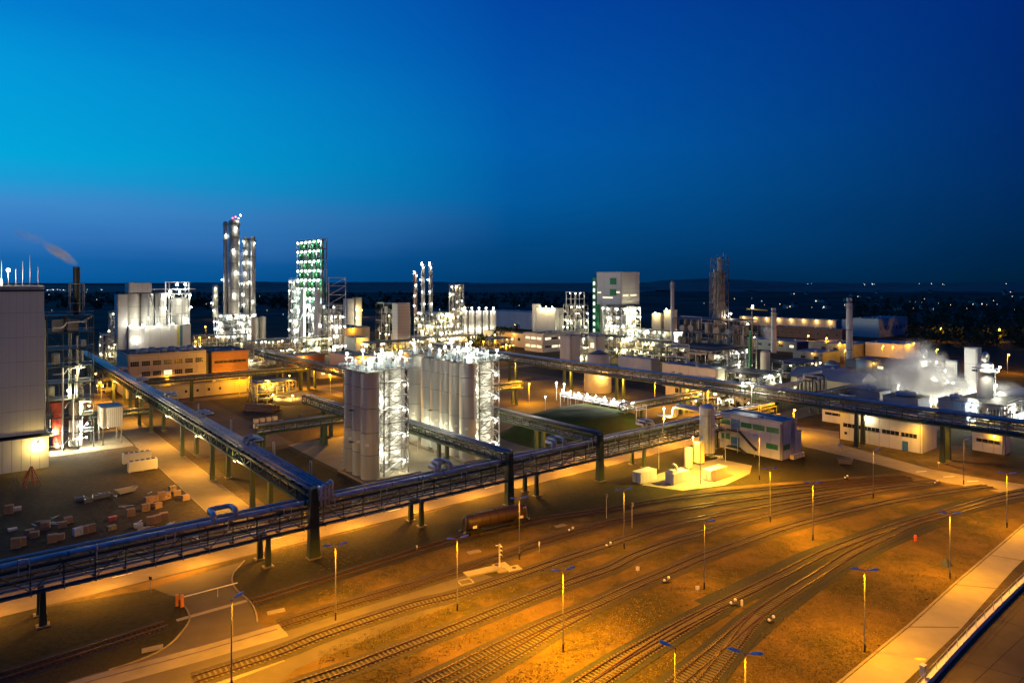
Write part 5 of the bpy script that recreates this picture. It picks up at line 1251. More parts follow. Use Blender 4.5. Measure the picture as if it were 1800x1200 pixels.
# --- air plant with steam at the right
def air_column(label, px, d, top, r, seed):
    t = thing('cold_column', label, 'process column', far(px, d), PA, 'cold columns of the air plant'); h = zrow(top, d)
    cyl(t, 'shell', (0, 0, 0), (0, 0, h-4.5), r, 'white_paint', 22); dome(t, 'shell_head', (0, 0, h-4.5), r, r*.5, 'white_paint')
    cyl(t, 'platform', (0, 0, h-7), (0, 0, h-6.8), r+1.6, 'grating', 18); cyl(t, 'platform_rail', (0, 0, h-5.9), (0, 0, h-5.8), r+1.6, 'galvanised', 18)
    for k in range(12): a = k*math.pi/6; box(t, 'railing_post', (math.cos(a)*(r+1.55), math.sin(a)*(r+1.55), h-6.3), (.08, .08, 1.1), 'galvanised')
    cyl(t, 'neck', (-.4, 0, h-4.4), (-.4, 0, h-2.6), r*.5, 'vessel_metal', 14)
    v, f = tube_data([Vector((math.cos(q)*1.5, 0, h-2.2+math.sin(q)*1.5)) for q in [i*2*math.pi/16*.85-.5 for i in range(17)]], .75, 10)
    poly(t, 'volute', v, f, 'vessel_metal', True)
    lattice(t, r+.4, r+3.4, -1.4, 1.6, 0, h-6.8, 5, 'galvanised', True, .18)
    for (x, y, z, w_) in ((-r-1.6, -1.6, h-5.2, 2200), (1, -r-1.6, h-5.2, 2200), (r+2, -2, h*.5, 1800), (-r-1.2, -r, 4, 2600)): lamp(t, (x, y, z), .36, 'glow_white', w_*1.6, WHITE, (-.3, -.5, -1))
    return t
air_column('white column with a round volute on top, standing in the steam', 1625, 268, 612, 2.3, 1)
air_column('white column with a round volute on top, taller, right of the steam', 1732, 244, 618, 2.5, 2)
t = thing('cold_box', 'plain white cold box tower with blue top behind the taller column', 'process tower', far(1718, 262), PA)
hall(t, 0, 4.4, 0, 4.4, 0, 23.5, 'panel_white', 'roof_sheet', 1, 1, 4, .2)
t = thing('cold_box', 'lower white cold box between the two volute columns', 'process tower', far(1682, 270), PA)
hall(t, 0, 4., 0, 4, 0, 17.5, 'panel_white', 'roof_sheet', 1, 1, 3, .2)
frame('dazzling white lit air plant pipework between the two volute columns', 1690, 262, 16, 22, 11, 3, 4, 5, 'white_paint', 1., 20, 6000, WHITE, 'glow_white', .42, seed=101, pale=2., pipes=50)
frame('white lit pipework at the right edge below the air plant columns', 1770, 228, 22, 16, 8, 2, 5, 4, 'white_paint', 1., 14, 4200, WHITE, 'glow_white', .34, seed=103, pale=2., pipes=60)
frame('lit pump deck behind the steam left of the first volute column', 1648, 290, 14, 16, 12, 3, 3, 4, 'galvanised', .8, 10, 2400, WHITE, 'glow_white', .4, seed=104, pale=1.5, pipes=20)
t = thing('horizontal_tank', 'long white horizontal tank lying at the right edge', 'tank', far(1760, 248), PA)
cyl(t, 'shell', (0, 0, 7.5), (16, -2, 7.5), 2.2, 'white_paint', 20); ball(t, 'end_cap', (0, 0, 7.5), 2.15, 'white_paint')
for x in (3, 12): box(t, 'saddle', (x, -x*.12, 2.8), (1., 3.6, 5.6), 'concrete')
for i, (px, d, du, dv, h, lab) in enumerate(((1545, 262, 10, 12, 6.6, 'blue cooling tower cell left of the steam'), (1612, 250, 12, 12, 6., 'blue cooling tower cell inside the steam'), (1700, 236, 7, 9, 7.6, 'dark blue cooling tower cell in front of the taller column'))):
    t = thing('cooling_cell', lab, 'cooling tower', far(px, d), PA, 'cooling tower cells'); hall(t, 0, du, 0, dv, 0, h, 'blue_paint', 'roof_felt', 4, 4, 1, .3)
    cyl(t, 'fan_stack', (du/2, dv/2, h), (du/2, dv/2, h+1.8), min(du, dv)*.3, 'blue_paint', 18, .9); box(t, 'fan_motor', (du/2, dv/2, h+2.1), (.8, .8, .6), 'grey_steel')
t = thing('sloping_shed', 'beige shed with a broad low pitched roof left of the steam', 'building', at(1508, 700), PA)
hall(t, 0, 16, 0, 30, 0, 6, 'plaster', 'roof_sheet', 3, 5, 1, 0)
poly(t, 'pitched_roof', [(-1, -1, 6.2), (17, -1, 6.2), (17, 31, 6.2), (-1, 31, 6.2), (8, -1, 10), (8, 31, 10)], [(0, 1, 4), (2, 3, 5), (1, 2, 5, 4), (3, 0, 4, 5)], 'roof_sheet')
pbridge('yellow lit pipe rack sloping past the beige shed towards the steam', W(246, 128), W(300, 128), 5, 7., 4., [(4, .8, 0), (28, .8, 0), (50, .8, 0)])

# --- steam and smoke
def steam_mat(name, dens, scale, fall=1.2, col_=(1, 1, 1), squash=(1, 1, 1), aniso=.2):
    m = bpy.data.materials.new(name); m.use_nodes = True; nt = m.node_tree; N = nt.nodes; L = nt.links
    N.remove(N['Principled BSDF']); pv = N.new('ShaderNodeVolumePrincipled'); L.new(pv.outputs[0], N['Material Output'].inputs['Volume'])
    pv.inputs['Color'].default_value = (*col_, 1); pv.inputs['Anisotropy'].default_value = aniso
    tc = N.new('ShaderNodeTexCoord'); ns = N.new('ShaderNodeTexNoise'); ns.inputs['Scale'].default_value = scale; ns.inputs['Detail'].default_value = 4; ns.inputs['Roughness'].default_value = .6
    L.new(tc.outputs['Object'], ns.inputs['Vector'])
    ln = N.new('ShaderNodeVectorMath'); ln.operation = 'LENGTH'
    L.new(tc.outputs['Object'], ln.inputs[0])
    fo = N.new('ShaderNodeMapRange'); fo.interpolation_type = 'SMOOTHSTEP'; fo.inputs[1].default_value = 1.; fo.inputs[2].default_value = .15; L.new(ln.outputs['Value'], fo.inputs[0])
    nr = N.new('ShaderNodeMapRange'); nr.inputs[1].default_value = .38; nr.inputs[2].default_value = .68; L.new(ns.outputs['Fac'], nr.inputs[0])
    mu = N.new('ShaderNodeMath'); mu.operation = 'MULTIPLY'; L.new(fo.outputs[0], mu.inputs[0]); L.new(nr.outputs[0], mu.inputs[1])
    m2 = N.new('ShaderNodeMath'); m2.operation = 'MULTIPLY'; L.new(mu.outputs[0], m2.inputs[0]); m2.inputs[1].default_value = dens; L.new(m2.outputs[0], pv.inputs['Density'])
    MATS[name] = m
steam_mat('steam', .5, 2.4); steam_mat('thin_steam', .2, 2.2)
steam_mat('smoke', 1.6, 1.5, aniso=0.)
def cloud(name, label, c, r, m, rot=(0, 0, 0)):
    o = link(name, _unit('ball', m)); o.location = c; o.scale = r; o.rotation_euler = rot; tag(o, label, 'steam', None, 'stuff'); return o
p = far(1612, 258, 16); cloud('steam', 'white steam rising from the cooling tower cells', p, (13, 11, 13), 'steam')
p = far(1655, 256, 10); cloud('steam', 'low white steam drifting between the volute columns', p, (14, 10, 8), 'steam')
p = far(1560, 268, 10); cloud('steam', 'thin grey steam drifting left over the pipe rack', p, (22, 10, 10), 'thin_steam')
p = far(1768, 250, 9); cloud('steam', 'low steam over the lying tank at the edge', p, (9, 8, 5), 'thin_steam')
p = far(1350, 452, 15); cloud('steam', 'white slanting steam plume beside the short white chimney', p, (5.5, 4, 9), 'steam', (0, R(-32), 0))
ch = W(19.8, 237.5) + Vector((CU*8-SU*7.8, SU*8+CU*7.8, 0))
cloud('smoke_plume', 'pale smoke plume bending left from the black chimney', (ch.x-5.2, ch.y, 58.2), (7.4, 1.9, 2.), 'smoke', (0, R(33), 0))
cloud('smoke_plume', 'thin trailing end of the smoke plume over the hall roof', (ch.x-14.5, ch.y, 63.2), (7.5, 2.4, 2.2), 'thin_steam', (0, R(20), 0))

# ================================================================== storage yard on the left
def fan_unit(label, px, py):
    t = thing('chiller_unit', label, 'chiller', at(px, py), PA, 'white chiller units')
    box(t, 'chiller_body', (3.4, 1, 1.5), (6.8, 2., 2.6), 'white_paint')
    for i in range(16): box(t, 'rib', (.3+i*.41, -.03, 1.5), (.2, .06, 2.4), 'white_paint')
    for i in range(5): cyl(t, 'fan_opening', (.8+i*1.3, 1, 2.8), (.8+i*1.3, 1, 2.95), .5, 'black_steel', 12)
    for x in (.3, 3.4, 6.5): box(t, 'skid', (x, 1, .1), (.3, 2.2, .2), 'grey_steel')
fan_unit('white chiller unit with round fans, nearer of two by the plant road', 226, 832)
fan_unit('white chiller unit with round fans, farther of two by the plant road', 217, 817)
def pallet(label, px, py, m, nl, rz):
    t = thing('brick_pallet', label, 'pallet', at(px, py), rz, 'pallets in the storage yard')
    for y in (-.5, 0, .5): box(t, 'pallet_board', (0, y, .08), (1.6, .14, .16), 'timber')
    for k in range(nl):
        for i in range(3): box(t, 'brick_pack', (-.52+i*.52+rnd.uniform(-.03, .03), rnd.uniform(-.04, .04), .3+k*.34), (.5, 1.1, .32), m)
ORD = ('first', 'second', 'third', 'fourth', 'fifth', 'sixth', 'seventh', 'eighth', 'ninth', 'tenth', 'eleventh', 'twelfth', 'thirteenth', 'fourteenth', 'fifteenth')
SEEN = {}
def nth(w): SEEN[w] = SEEN.get(w, -1)+1; return ORD[SEEN[w]] + ' from the right'
for i, (x, y, m, n) in enumerate(sorted(((262, 884, 'brick_pack', 4), (272, 880, 'brick_pack', 3), (284, 878, 'brick_pack', 5), (293, 876, 'brick_pack', 4), (256, 897, 'brick_pack', 4), (230, 906, 'brick_pack', 4), (277, 892, 'brick_pack', 3), (312, 870, 'timber', 3), (303, 862, 'timber', 3), (326, 878, 'brick_pack', 3),
        (265, 920, 'brick_pack', 4), (276, 917, 'brick_pack', 4), (288, 913, 'brick_pack', 4), (120, 918, 'brick_pack', 3), (110, 926, 'brick_pack', 3), (137, 940, 'pale_pack', 4), (148, 937, 'brick_pack', 4), (160, 934, 'brick_pack', 4), (80, 930, 'brick_pack', 4), (52, 940, 'brick_pack', 3), (60, 944, 'brick_pack', 3), (92, 952, 'brick_pack', 4), (105, 948, 'brick_pack', 3), (28, 962, 'brick_pack', 5), (38, 958, 'brick_pack', 4), (196, 930, 'timber', 2), (243, 926, 'pale_pack', 2), (198, 914, 'red_paint', 2), (22, 932, 'pale_pack', 1), (16, 902, 'brick_pack', 5), (30, 897, 'pale_pack', 2)), key=lambda q: -q[0])):
    where = 'near the plant road' if x > 300 else 'below the chillers' if x > 250 and y < 900 else 'behind the big pipe' if y > 925 and x > 125 else 'in the dark yard corner' if x < 70 else 'in mid yard'
    pallet('%d layer pallet of %s %s, %s' % (n, {'brick_pack': 'reddish bricks', 'pale_pack': 'pale goods', 'timber': 'timber', 'red_paint': 'red goods'}[m], where, nth(where)), x, y, m, n, PA+rnd.uniform(-.3, .3))
for i in range(16):
    x, y = 60+rnd.random()*250, 862+rnd.random()*70
    t = thing('plank', 'loose plank lying on the ground of the storage yard', 'plank', at(x, y), rnd.uniform(0, 3), 'loose planks in the storage yard')
    for k in range(rnd.choice((1, 2, 3))): box(t, 'board', (rnd.uniform(-.3, .3), k*.3, .06+k*.05), (rnd.uniform(1.6, 3.2), .22, .07), rnd.choice(('timber', 'pale_pack', 'grey_steel')), rnd.uniform(-.3, .3))
t = thing('red_tripod', 'red steel tripod heap at the edge of the storage yard', 'tripod', at(55, 853), .3)
for k in range(7):
    a = k*2*math.pi/7; beam(t, 'leg', (2.2*math.cos(a), 2.2*math.sin(a), 0), (.2*math.cos(a), .2*math.sin(a), 4.6), .16, .16, 'red_paint')
    beam(t, 'tie', (1.5*math.cos(a), 1.5*math.sin(a), 1.5), (1.5*math.cos(a+.9), 1.5*math.sin(a+.9), 1.5), .1, .1, 'red_paint')
t = thing('steel_trestle', 'small grey trestle beside the red tripod heap', 'trestle', at(26, 856), .6)
for k in range(4): a = k*math.pi/2; beam(t, 'leg', (1.2*math.cos(a), 1.2*math.sin(a), 0), (.2*math.cos(a), .2*math.sin(a), 2.6), .12, .12, 'grey_steel')
t = thing('tipping_skip', 'shallow beige tipping skip in the storage yard', 'skip', at(222, 866), PA+.2)
poly(t, 'skip_body', [(-1.6, -.7, .2), (1.6, -.7, .2), (1.6, .7, .2), (-1.6, .7, .2), (-2.4, -.9, 1.2), (2.4, -.9, 1.2), (2.4, .9, 1.2), (-2.4, .9, 1.2)], [(0, 1, 5, 4), (1, 2, 6, 5), (2, 3, 7, 6), (3, 0, 4, 7), (3, 2, 1, 0)], 'cream_paint')
beam(t, 'lift_bar', (-2, 0, 1.5), (2, 0, 1.5), .1, .1, 'black_steel')
for i, (x, y) in enumerate(((140, 880), (155, 882), (170, 876), (185, 873))):
    t = thing('steel_crate', 'low wire crate in the row behind the brick pallets, %s from the left' % ORD[i], 'crate', at(x, y), PA, 'wire crates in the storage yard')
    for s in (-.8, .8): box(t, 'frame_side', (s, 0, .5), (.1, 1.4, .9), 'grey_steel'); box(t, 'frame_side', (0, s*.85, .5), (1.5, .1, .9), 'grey_steel')
    box(t, 'crate_load', (0, 0, .4), (1.3, 1.2, .6), 'pale_pack')

# --- pipe yard behind, in sodium light
t = frame('sodium lit yellow pipe stage behind the plant road with loose pipework', 452, 275, 16, 12, 8, 2, 4, 3, 'yellow_paint', .6, 0, 0, seed=111, pale=.2, pipes=40)
lamp(t, (4, -1, 9.), .25, 'glow_sodium', 3500, (1, .55, .08), (0, -.5, -1)); lamp(t, (14, 2, 10), .22, 'glow_sodium', 3000, (1, .55, .08), (0, -.5, -1))
def pipe_stack(label, px, py, n, L, m, rz):
    t = thing('pipe_stack', label, 'pipes', at(px, py), rz)
    for k in range(4):
        for i in range(n-k): y = (i+k*.5)*.75; cyl(t, 'pipe', (0, y, .42+k*.64), (L+rnd.uniform(-.6, .6), y, .42+k*.64), .36, m, 10)
    for x in (.15*L, .85*L): box(t, 'bearer', (x, n*.36, .03), (.25, n*.8, .08), 'timber')
pipe_stack('dark stack of steel pipes lying in the sodium lit yard', 428, 722, 7, 13, 'pipe_rust', PA-1.0)
pipe_stack('stack of short pipes behind the crate row', 530, 742, 5, 10, 'dark_steel', PA)
for i in range(9):
    t = thing('crate', 'pale crate beside the pipe yard, %s from the left in the %s row' % (ORD[i % 5], ('front', 'rear')[i//5]), 'crate', at(450+(i % 5)*11, 752-(i % 5)*1.6-(i//5)*9), PA, 'pale crates by the pipe yard')
    box(t, 'crate_box', (0, 0, .75), (1.5, 1.3, 1.2), 'pale_pack'); box(t, 'crate_lid', (0, 0, 1.4), (1.56, 1.36, .08), 'timber'); box(t, 'pallet', (0, 0, .07), (1.5, 1.3, .12), 'timber')
t = thing('round_basin', 'low yellow lit round basin behind the pipe yard', 'tank', at(512, 707), 0)
cyl(t, 'shell', (0, 0, 0), (0, 0, 3.2), 7, 'cream_paint', 28); cyl(t, 'rim', (0, 0, 3.2), (0, 0, 3.4), 7.15, 'concrete', 28)
for a in (-2.3, -1.2): lamp(t, (8*math.cos(a), 8*math.sin(a), 4), .25, 'glow_sodium', 2500, (1, .6, .1), (0, -.4, .5)); cyl(t, 'lamp_post', (8*math.cos(a), 8*math.sin(a), 0), (8*math.cos(a), 8*math.sin(a), 3.8), .07, 'galvanised', 6)
for i, (px, d, du, dv, h, w_, lab) in enumerate(((560, 345, 20, 10, 5, 'plaster', 'low workshop with bright windows behind the pipe yard'), (505, 380, 22, 14, 7, 'red_brick', 'low brick shed with pitched dark roof below the green tower'), (620, 372, 14, 30, 8, 'panel_grey', 'grey flat shed with blue roof behind the silos'), (598, 505, 24, 40, 14, 'plaster', 'long brown hall right of the green tower'), (625, 480, 10, 18, 9, 'panel_white', 'small white shed in front of the long brown hall'))):
    t = thing('workshop', lab, 'building', far(px, d), PA); hall(t, 0, du, 0, dv, 0, h, w_, 'roof_felt', 4, 3, 1, .2)
    if i in (0, 2):
        for k in range(5): window(t, 'y', 0, 1.5+k*du/5.5, 3.4+k*du/5.5, 2., 3.6, 'glow_window', 2, 1, w_)
    lamp(t, (du*.4, -1, h-.6), .35, 'glow_sodium', 2500, SODIUM, (0, -1, -.6))
t = thing('white_tower_pair', 'two small white silo towers on the horizon right of the green tower', 'tower', far(610, 640), PA)
hall(t, 0, 7, 0, 8, 0, 32, 'panel_white', 'roof_sheet', 1, 1, 3, .2); hall(t, 9, 15, 0, 8, 0, 33, 'cream_paint', 'roof_sheet', 1, 1, 3, .2)
for z in (6, 14, 22): lamp(t, (9, -2, z), .5, 'glow_white', 2500, WARM, (.5, -.6, 0))

# ================================================================== street lamps and far lights
def street_lamp(label, px, py, watts=5000, h=8., r=.3, m='glow_sodium', rgb=SODIUM, group='sodium street lamps of the plant'):
    t = thing('street_lamp', label, 'street lamp', at(px, py, h), 0, group); t.location.z = 0
    cyl(t, 'pole', (0, 0, 0), (0, 0, h+.4), .09, 'galvanised', 6, .6); cyl(t, 'arm', (0, 0, h+.38), (.0, -.9, h+.42), .05, 'galvanised', 6)
    box(t, 'lamp_head', (0, -1.1, h+.42), (.35, .8, .14), 'lamp_shell')
    lamp(t, (0, -1.1, h+.05), r, m, watts*2. if m == 'glow_sodium' else watts, rgb, (0, 0, -1.))
    return t
for px, py, w_, h, r, lab in (
    (178, 672, 5000, 8, .3, 'sodium lamp by the pipe rack beside the process tower'), (297, 662, 2600, 8, .3, 'sodium lamp in front of the beige office windows'),
    (404, 654, 2500, 9, .32, 'sodium lamp in front of the brick block, taller of two'), (421, 661, 2000, 8, .28, 'sodium lamp in front of the brick block, lower of two'),
    (438, 659, 3000, 8, .25, 'sodium lamp right of the brick block'), (540, 648, 8000, 9, .42, 'bright starry sodium lamp behind the pipe yard, upper'), (581, 658, 8000, 9, .4, 'bright starry sodium lamp left of the silos, lower'),
    (474, 671, 5000, 8, .3, 'sodium lamp over the yellow pipe stage'), (460, 612, 4000, 9, .35, 'sodium lamp among the sheds under the brown silos'), (497, 646, 2500, 8, .25, 'sodium lamp by the low brick shed'),
    (608, 646, 3000, 8, .26, 'sodium lamp close behind the front silos'), (605, 714, 11000, 8, .22, 'sodium lamp standing in the yard left of the front silos'),
    (930, 674, 12000, 8, .3, 'sodium lamp in the open yard right of the rear silos'), (1151, 672, 8000, 9, .4, 'bright sodium lamp under the back bridge by the cream tank'), (1244, 686, 8000, 9, .4, 'bright sodium lamp in front of the beige workshop'),
    (1166, 735, 6000, 7, .26, 'sodium lamp behind the front bridge near the pipe bends'), (1024, 765, 3000, 8, .2, 'small lamp at the foot of the second link bridge'), (536, 871, 2500, 7, .16, 'small lamp under the junction of the two bridges'),
    (890, 606, 4000, 9, .4, 'sodium lamp in front of the laboratory block, left'), (850, 600, 4000, 9, .4, 'sodium lamp in the dark behind the rear silos, left'), (830, 612, 4000, 9, .4, 'sodium lamp in the dark behind the rear silos, right'),
    (700, 604, 4000, 9, .4, 'sodium lamp at the foot of the grey block'), (790, 596, 4000, 9, .4, 'sodium lamp below the lamp covered frame'), (905, 571, 4000, 9, .5, 'sodium lamp among the dark trees'),
    (1420, 590, 2200, 10, .4, 'lamp mast before the far halls, left of two'), (1452, 594, 2200, 10, .42, 'lamp mast before the far halls, right of two'), (1475, 603, 1800, 9, .3, 'sodium lamp left of the tall pale chimney'),
    (1484, 616, 1800, 9, .3, 'sodium lamp at the foot of the tall pale chimney'), (1551, 608, 4500, 9, .3, 'sodium lamp above the steam, leftmost'), (1568, 610, 3500, 9, .3, 'pale lamp above the steam, second'), (1596, 606, 3000, 10, .3, 'sodium lamp above the steam, third'), (1605, 603, 3000, 10, .3, 'sodium lamp above the steam, fourth'),
    (1646, 614, 5000, 9, .34, 'sodium lamp between the two volute columns'), (1771, 623, 6000, 10, .36, 'sodium lamp at the right edge beyond the volute column'), (1395, 720, 7000, 8, .24, 'sodium lamp lighting the road behind the switch house'),
    (1653, 577, 6000, 10, .6, 'lonely bright lamp in the dark wood, left'), (1755, 579, 6000, 10, .7, 'lonely bright lamp in the dark wood, right'), (380, 548, 3000, 9, .7, 'far sodium lamp left of the twin columns'), (595, 551, 3000, 9, .7, 'far sodium lamp right of the green tower'), (636, 545, 3000, 9, .8, 'far sodium lamp by the white silo towers'), (362, 574, 3000, 9, .5, 'sodium lamp left of the column base'), (352, 593, 5000, 9, .4, 'sodium lamp behind the office roof'),
    (345, 594+6, 3000, 9, .35, 'sodium lamp at the end of the office roof'), (870, 588, 3000, 9, .45, 'sodium lamp before the long far hall'), (1047, 568, 3000, 9, .5, 'sodium lamp left of the green banded building'),
): street_lamp(lab, px, py, w_, h, r)
for px, py, lab in ((1304, 673, 'white lamp on the back bridge above the workshop'), (1321, 678, 'second white lamp on the back bridge'), (1262, 700, 'white lamp in front of the beige workshop')):
    street_lamp(lab, px, py, 2500, 14.6 if py < 690 else 7, .3, 'glow_white', WHITE, 'white lamps near the back bridge')
street_lamp('white lamp before the silo plant hall', 257, 597, 2500, 10, .5, 'glow_white', WHITE, None)
# far halls with wall lamps
for i, (px, d, du, dv, h, lab) in enumerate(((1470, 690, 12, 110, 9, 'long far hall lit by a row of wall lamps'), (1480, 560, 10, 60, 9, 'long dark brown hall with arched windows before the far halls'), (1545, 590, 60, 22, 16, 'pale blue grey warehouse right of the tall chimney'), (1528, 600, 16, 24, 14, 'small white warehouse left of the pale blue one'), (1590, 430, 24, 24, 9, 'low white store behind the steam'))):
    t = thing('warehouse', lab, 'building', far(px, d), PA); hall(t, 0, du, 0, dv, 0, h, ('plaster', 'red_brick', 'pale_blue_steel', 'panel_white', 'panel_white')[i], 'roof_sheet', max(1, du//8), max(1, dv//8), 1, .2)
    if i == 0:
        for k in range(8): lamp(t, (-1.5, 6+k*14, h-1), .6, 'glow_sodium', 900, (1, .62, .22), (-.6, 0, -1))
    if i in (1, 2):
        for k in range(7): window(t, 'x' if i == 1 else 'y', 0, 3+k*8, 5+k*8, h*.4, h*.62, 'window_dark', 2, 1, 'panel_grey')
def far_lamp(px, py, m, hill):
    if hill: d = rnd.uniform(4700, 4900); p = far(px, d, zrow(py, d))
    else: p = at(px, py, 7.)
    d = p.y
    t = thing('far_lamp', 'far street lamp glowing %s' % ('on the dark wooded hillside' if hill else 'down in the dark valley'), 'street lamp', (p.x, p.y, 0), 0, 'far lamps on the hillside' if hill else 'far lamps in the valley')
    cyl(t, 'pole', (0, 0, 0), (0, 0, p.z), d/9000., 'dark_steel', 5)
    b = link('lamp_bulb', _unit('bulb', m), t); b.location = (0, 0, p.z); s = max(.3, d/1150.*rnd.uniform(.22, .48)); b.scale = (s, s, s)
g = random.Random(17)
for i in range(26): far_lamp(g.choice((g.uniform(75, 130), g.uniform(75, 330))), 508.6+abs(g.gauss(0, .8)), 'glow_far_white', False)
for i in range(24): far_lamp(g.uniform(80, 470), g.uniform(513, 556), g.choice(('glow_far', 'glow_far', 'glow_far_white')), False)
hc = [1425, 1530, 1560, 1640, 1690, 1755]
for i in range(26): far_lamp(g.choice(hc)+g.gauss(0, 14), g.uniform(498, 503.5), g.choice(('glow_far', 'glow_far_white')), True)
vc = [(1345, 533), (1620, 535), (1750, 536), (1460, 545), (1240, 532)]
for i in range(34): q = g.choice(vc); far_lamp(q[0]+g.gauss(0, 28), max(512, q[1]+g.gauss(0, 5)), g.choice(('glow_far', 'glow_far', 'glow_far_white')), False)
for i in range(18): far_lamp(g.uniform(440, 1060), g.uniform(535, 562), g.choice(('glow_far', 'glow_far_white')), False)
# far houses with one lit window each
for i in range(26):
    px, py = g.uniform(1380, 1800), g.uniform(514, 548); p = at(px, py)
    t = thing('far_house', 'far small house with pitched roof in the dark valley', 'house', p, g.uniform(0, 3), 'far houses in the valley')
    w_, l_, h_ = 9, 13, 6
    box(t, 'wall', (0, 0, h_/2), (l_, w_, h_), 'plaster')
    poly(t, 'roof', [(-l_/2-.4, -w_/2-.5, h_), (l_/2+.4, -w_/2-.5, h_), (l_/2+.4, w_/2+.5, h_), (-l_/2-.4, w_/2+.5, h_), (-l_/2-.4, 0, h_+4.5), (l_/2+.4, 0, h_+4.5)], [(0, 1, 5, 4), (2, 3, 4, 5), (1, 2, 5), (3, 0, 4), (3, 2, 1, 0)], 'roof_felt')
    if i % 2: box(t, 'window', (2, -w_/2-.05, 3), (1.6, .12, 1.8), 'glow_far'); box(t, 'window', (2, w_/2+.05, 3), (1.6, .12, 1.8), 'glow_far')
    else: box(t, 'window', (2, -w_/2-.05, 3), (1.6, .12, 1.8), 'window_dark')

# ================================================================== trees
def leaf_blob(v, f, c, r, n, s, g):
    for k in range(n):
        while True:
            q = Vector((g.uniform(-1, 1), g.uniform(-1, 1), g.uniform(-1, 1)))
            if q.length < 1: break
        p = Vector(c) + Vector((q.x*r[0], q.y*r[1], q.z*r[2])); a = Vector((g.gauss(0, 1), g.gauss(0, 1), g.gauss(0, 1))).normalized(); b = a.orthogonal().normalized(); e = s*g.uniform(.6, 1.4); i = len(v)
        v += [p+a*e, p-a*e*.5+b*e, p-a*e*.5-b*e]; f.append((i, i+1, i+2))
def tree(label, px, d, h, seed, cw=.36):
    g = random.Random(seed)
    t = thing('tree', label, 'tree', far(px, d), 0, 'dark trees of the plant')
    cyl(t, 'trunk', (0, 0, 0), (g.uniform(-.4, .4), 0, h*.6), .32, 'tree_bark', 8, .4)
    for k in range(6):
        a = g.uniform(0, 6.28); z = h*g.uniform(.3, .55); cyl(t, 'limb', (0, 0, z), (math.cos(a)*h*.2, math.sin(a)*h*.2, z+h*.25), .14, 'tree_bark', 5, .3)
    v, f = [], []
    for k in range(9): leaf_blob(v, f, (g.gauss(0, h*cw*.45), g.gauss(0, h*cw*.45), h*g.uniform(.42, .88)), (h*.17, h*.17, h*.13), 60, h*.035, g)
    poly(t, 'crown', v, f, 'leaf_dark')
for i, (px, d, h) in enumerate(((868, 520, 13), (880, 540, 15), (893, 525, 14), (905, 545, 15), (917, 530, 12), (928, 545, 11), (842, 470, 14), (834, 455, 11), (815, 450, 10), (852, 480, 12))):
    tree('dark bushy tree %s' % ('in the group before the long far hall' if i < 6 else 'in the group behind the rear silos'), px, d, h, 200+i)
def woods():
    g = random.Random(5); v, f = [], []
    for k in range(900):
        px = g.uniform(1480, 1950); py = g.uniform(528, 612); py2 = 600-(px-1480)*.01
        if py > 585 and px < 1600: continue
        p = at(px, py); h = g.uniform(9, 15)
        leaf_blob(v, f, (p.x, p.y, h*.5), (h*.3, h*.3, h*.5), 26, h*.11, g)
    for k in range(700):
        px = g.uniform(60, 1100); py = g.uniform(516, 545); p = at(px, py); h = g.uniform(8, 13)
        leaf_blob(v, f, (p.x, p.y, h*.5), (h*.6, h*.5, h*.5), 14, h*.2, g)
    o = poly(None, 'woods', v, f, 'leaf_dark'); tag(o, 'dark woodland filling the valley behind the plant', 'woods', None, 'stuff')
woods()

# ================================================================== small things of the railway yard
t = thing('road_barrier', 'white lifting barrier boom with orange posts at the level crossing', 'barrier', at(320, 1066), R(36))
box(t, 'post', (0, 0, .9), (.45, .45, 1.8), 'orange_paint'); box(t, 'post', (-.6, .7, .9), (.4, .4, 1.7), 'orange_paint')
beam(t, 'boom', (0, .3, 1.35), (8.2, .3, 1.45), .1, .14, 'paint_mark'); box(t, 'boom_foot', (5.2, .3, .7), (.08, .08, 1.4), 'galvanised')
def sign(name, label, px, py, h, w_, hh, m='paint_mark', cat='sign', group=None, rz=-.3):
    t = thing(name, label, cat, at(px, py), rz, group); cyl(t, 'post', (0, 0, 0), (0, 0, h), .05, 'galvanised', 6); box(t, 'plate', (0, -.08, h-hh/2), (w_, .06, hh), m)
sign('road_sign', 'small dark sign on a post at the verge by the front road', 265, 1041, 2.6, .55, .5, 'black_steel')
for i, (px, py, lab) in enumerate(((1121, 1006, 'white square track board between the fourth and fifth track'), (1226, 1041, 'white square track board beside the green lamp mast'), (1304, 1067, 'small upright white marker post by the large turnout'), (733, 966, 'small white marker lamp beside the verge track'), (948, 972, 'white distance post by the second track'))):
    sign('track_board', lab, px, py, (1.1, 1.1, 1.2, .9, 2.2)[i], (.6, .6, .35, .3, .25)[i], (.7, .6, .9, .4, .9)[i], group='track boards')
for px, py, lab in ((1066, 911, 'slim signal post on the verge, left of two'), (1111, 928, 'slim signal post below the verge, right of two'), (1158, 824, 'thin dark pole behind the containers, left of two'), (1275, 812, 'thin pole in front of the switch house stair')):
    t = thing('signal_post', lab, 'signal post', at(px, py), 0, 'slim posts of the yard'); h = 5.2 if px < 1120 else 9.2
    cyl(t, 'pole', (0, 0, 0), (0, 0, h), .07, 'galvanised', 6); box(t, 'signal_head', (.1, -.12, h-.4), (.4, .25, .8), 'grey_steel')
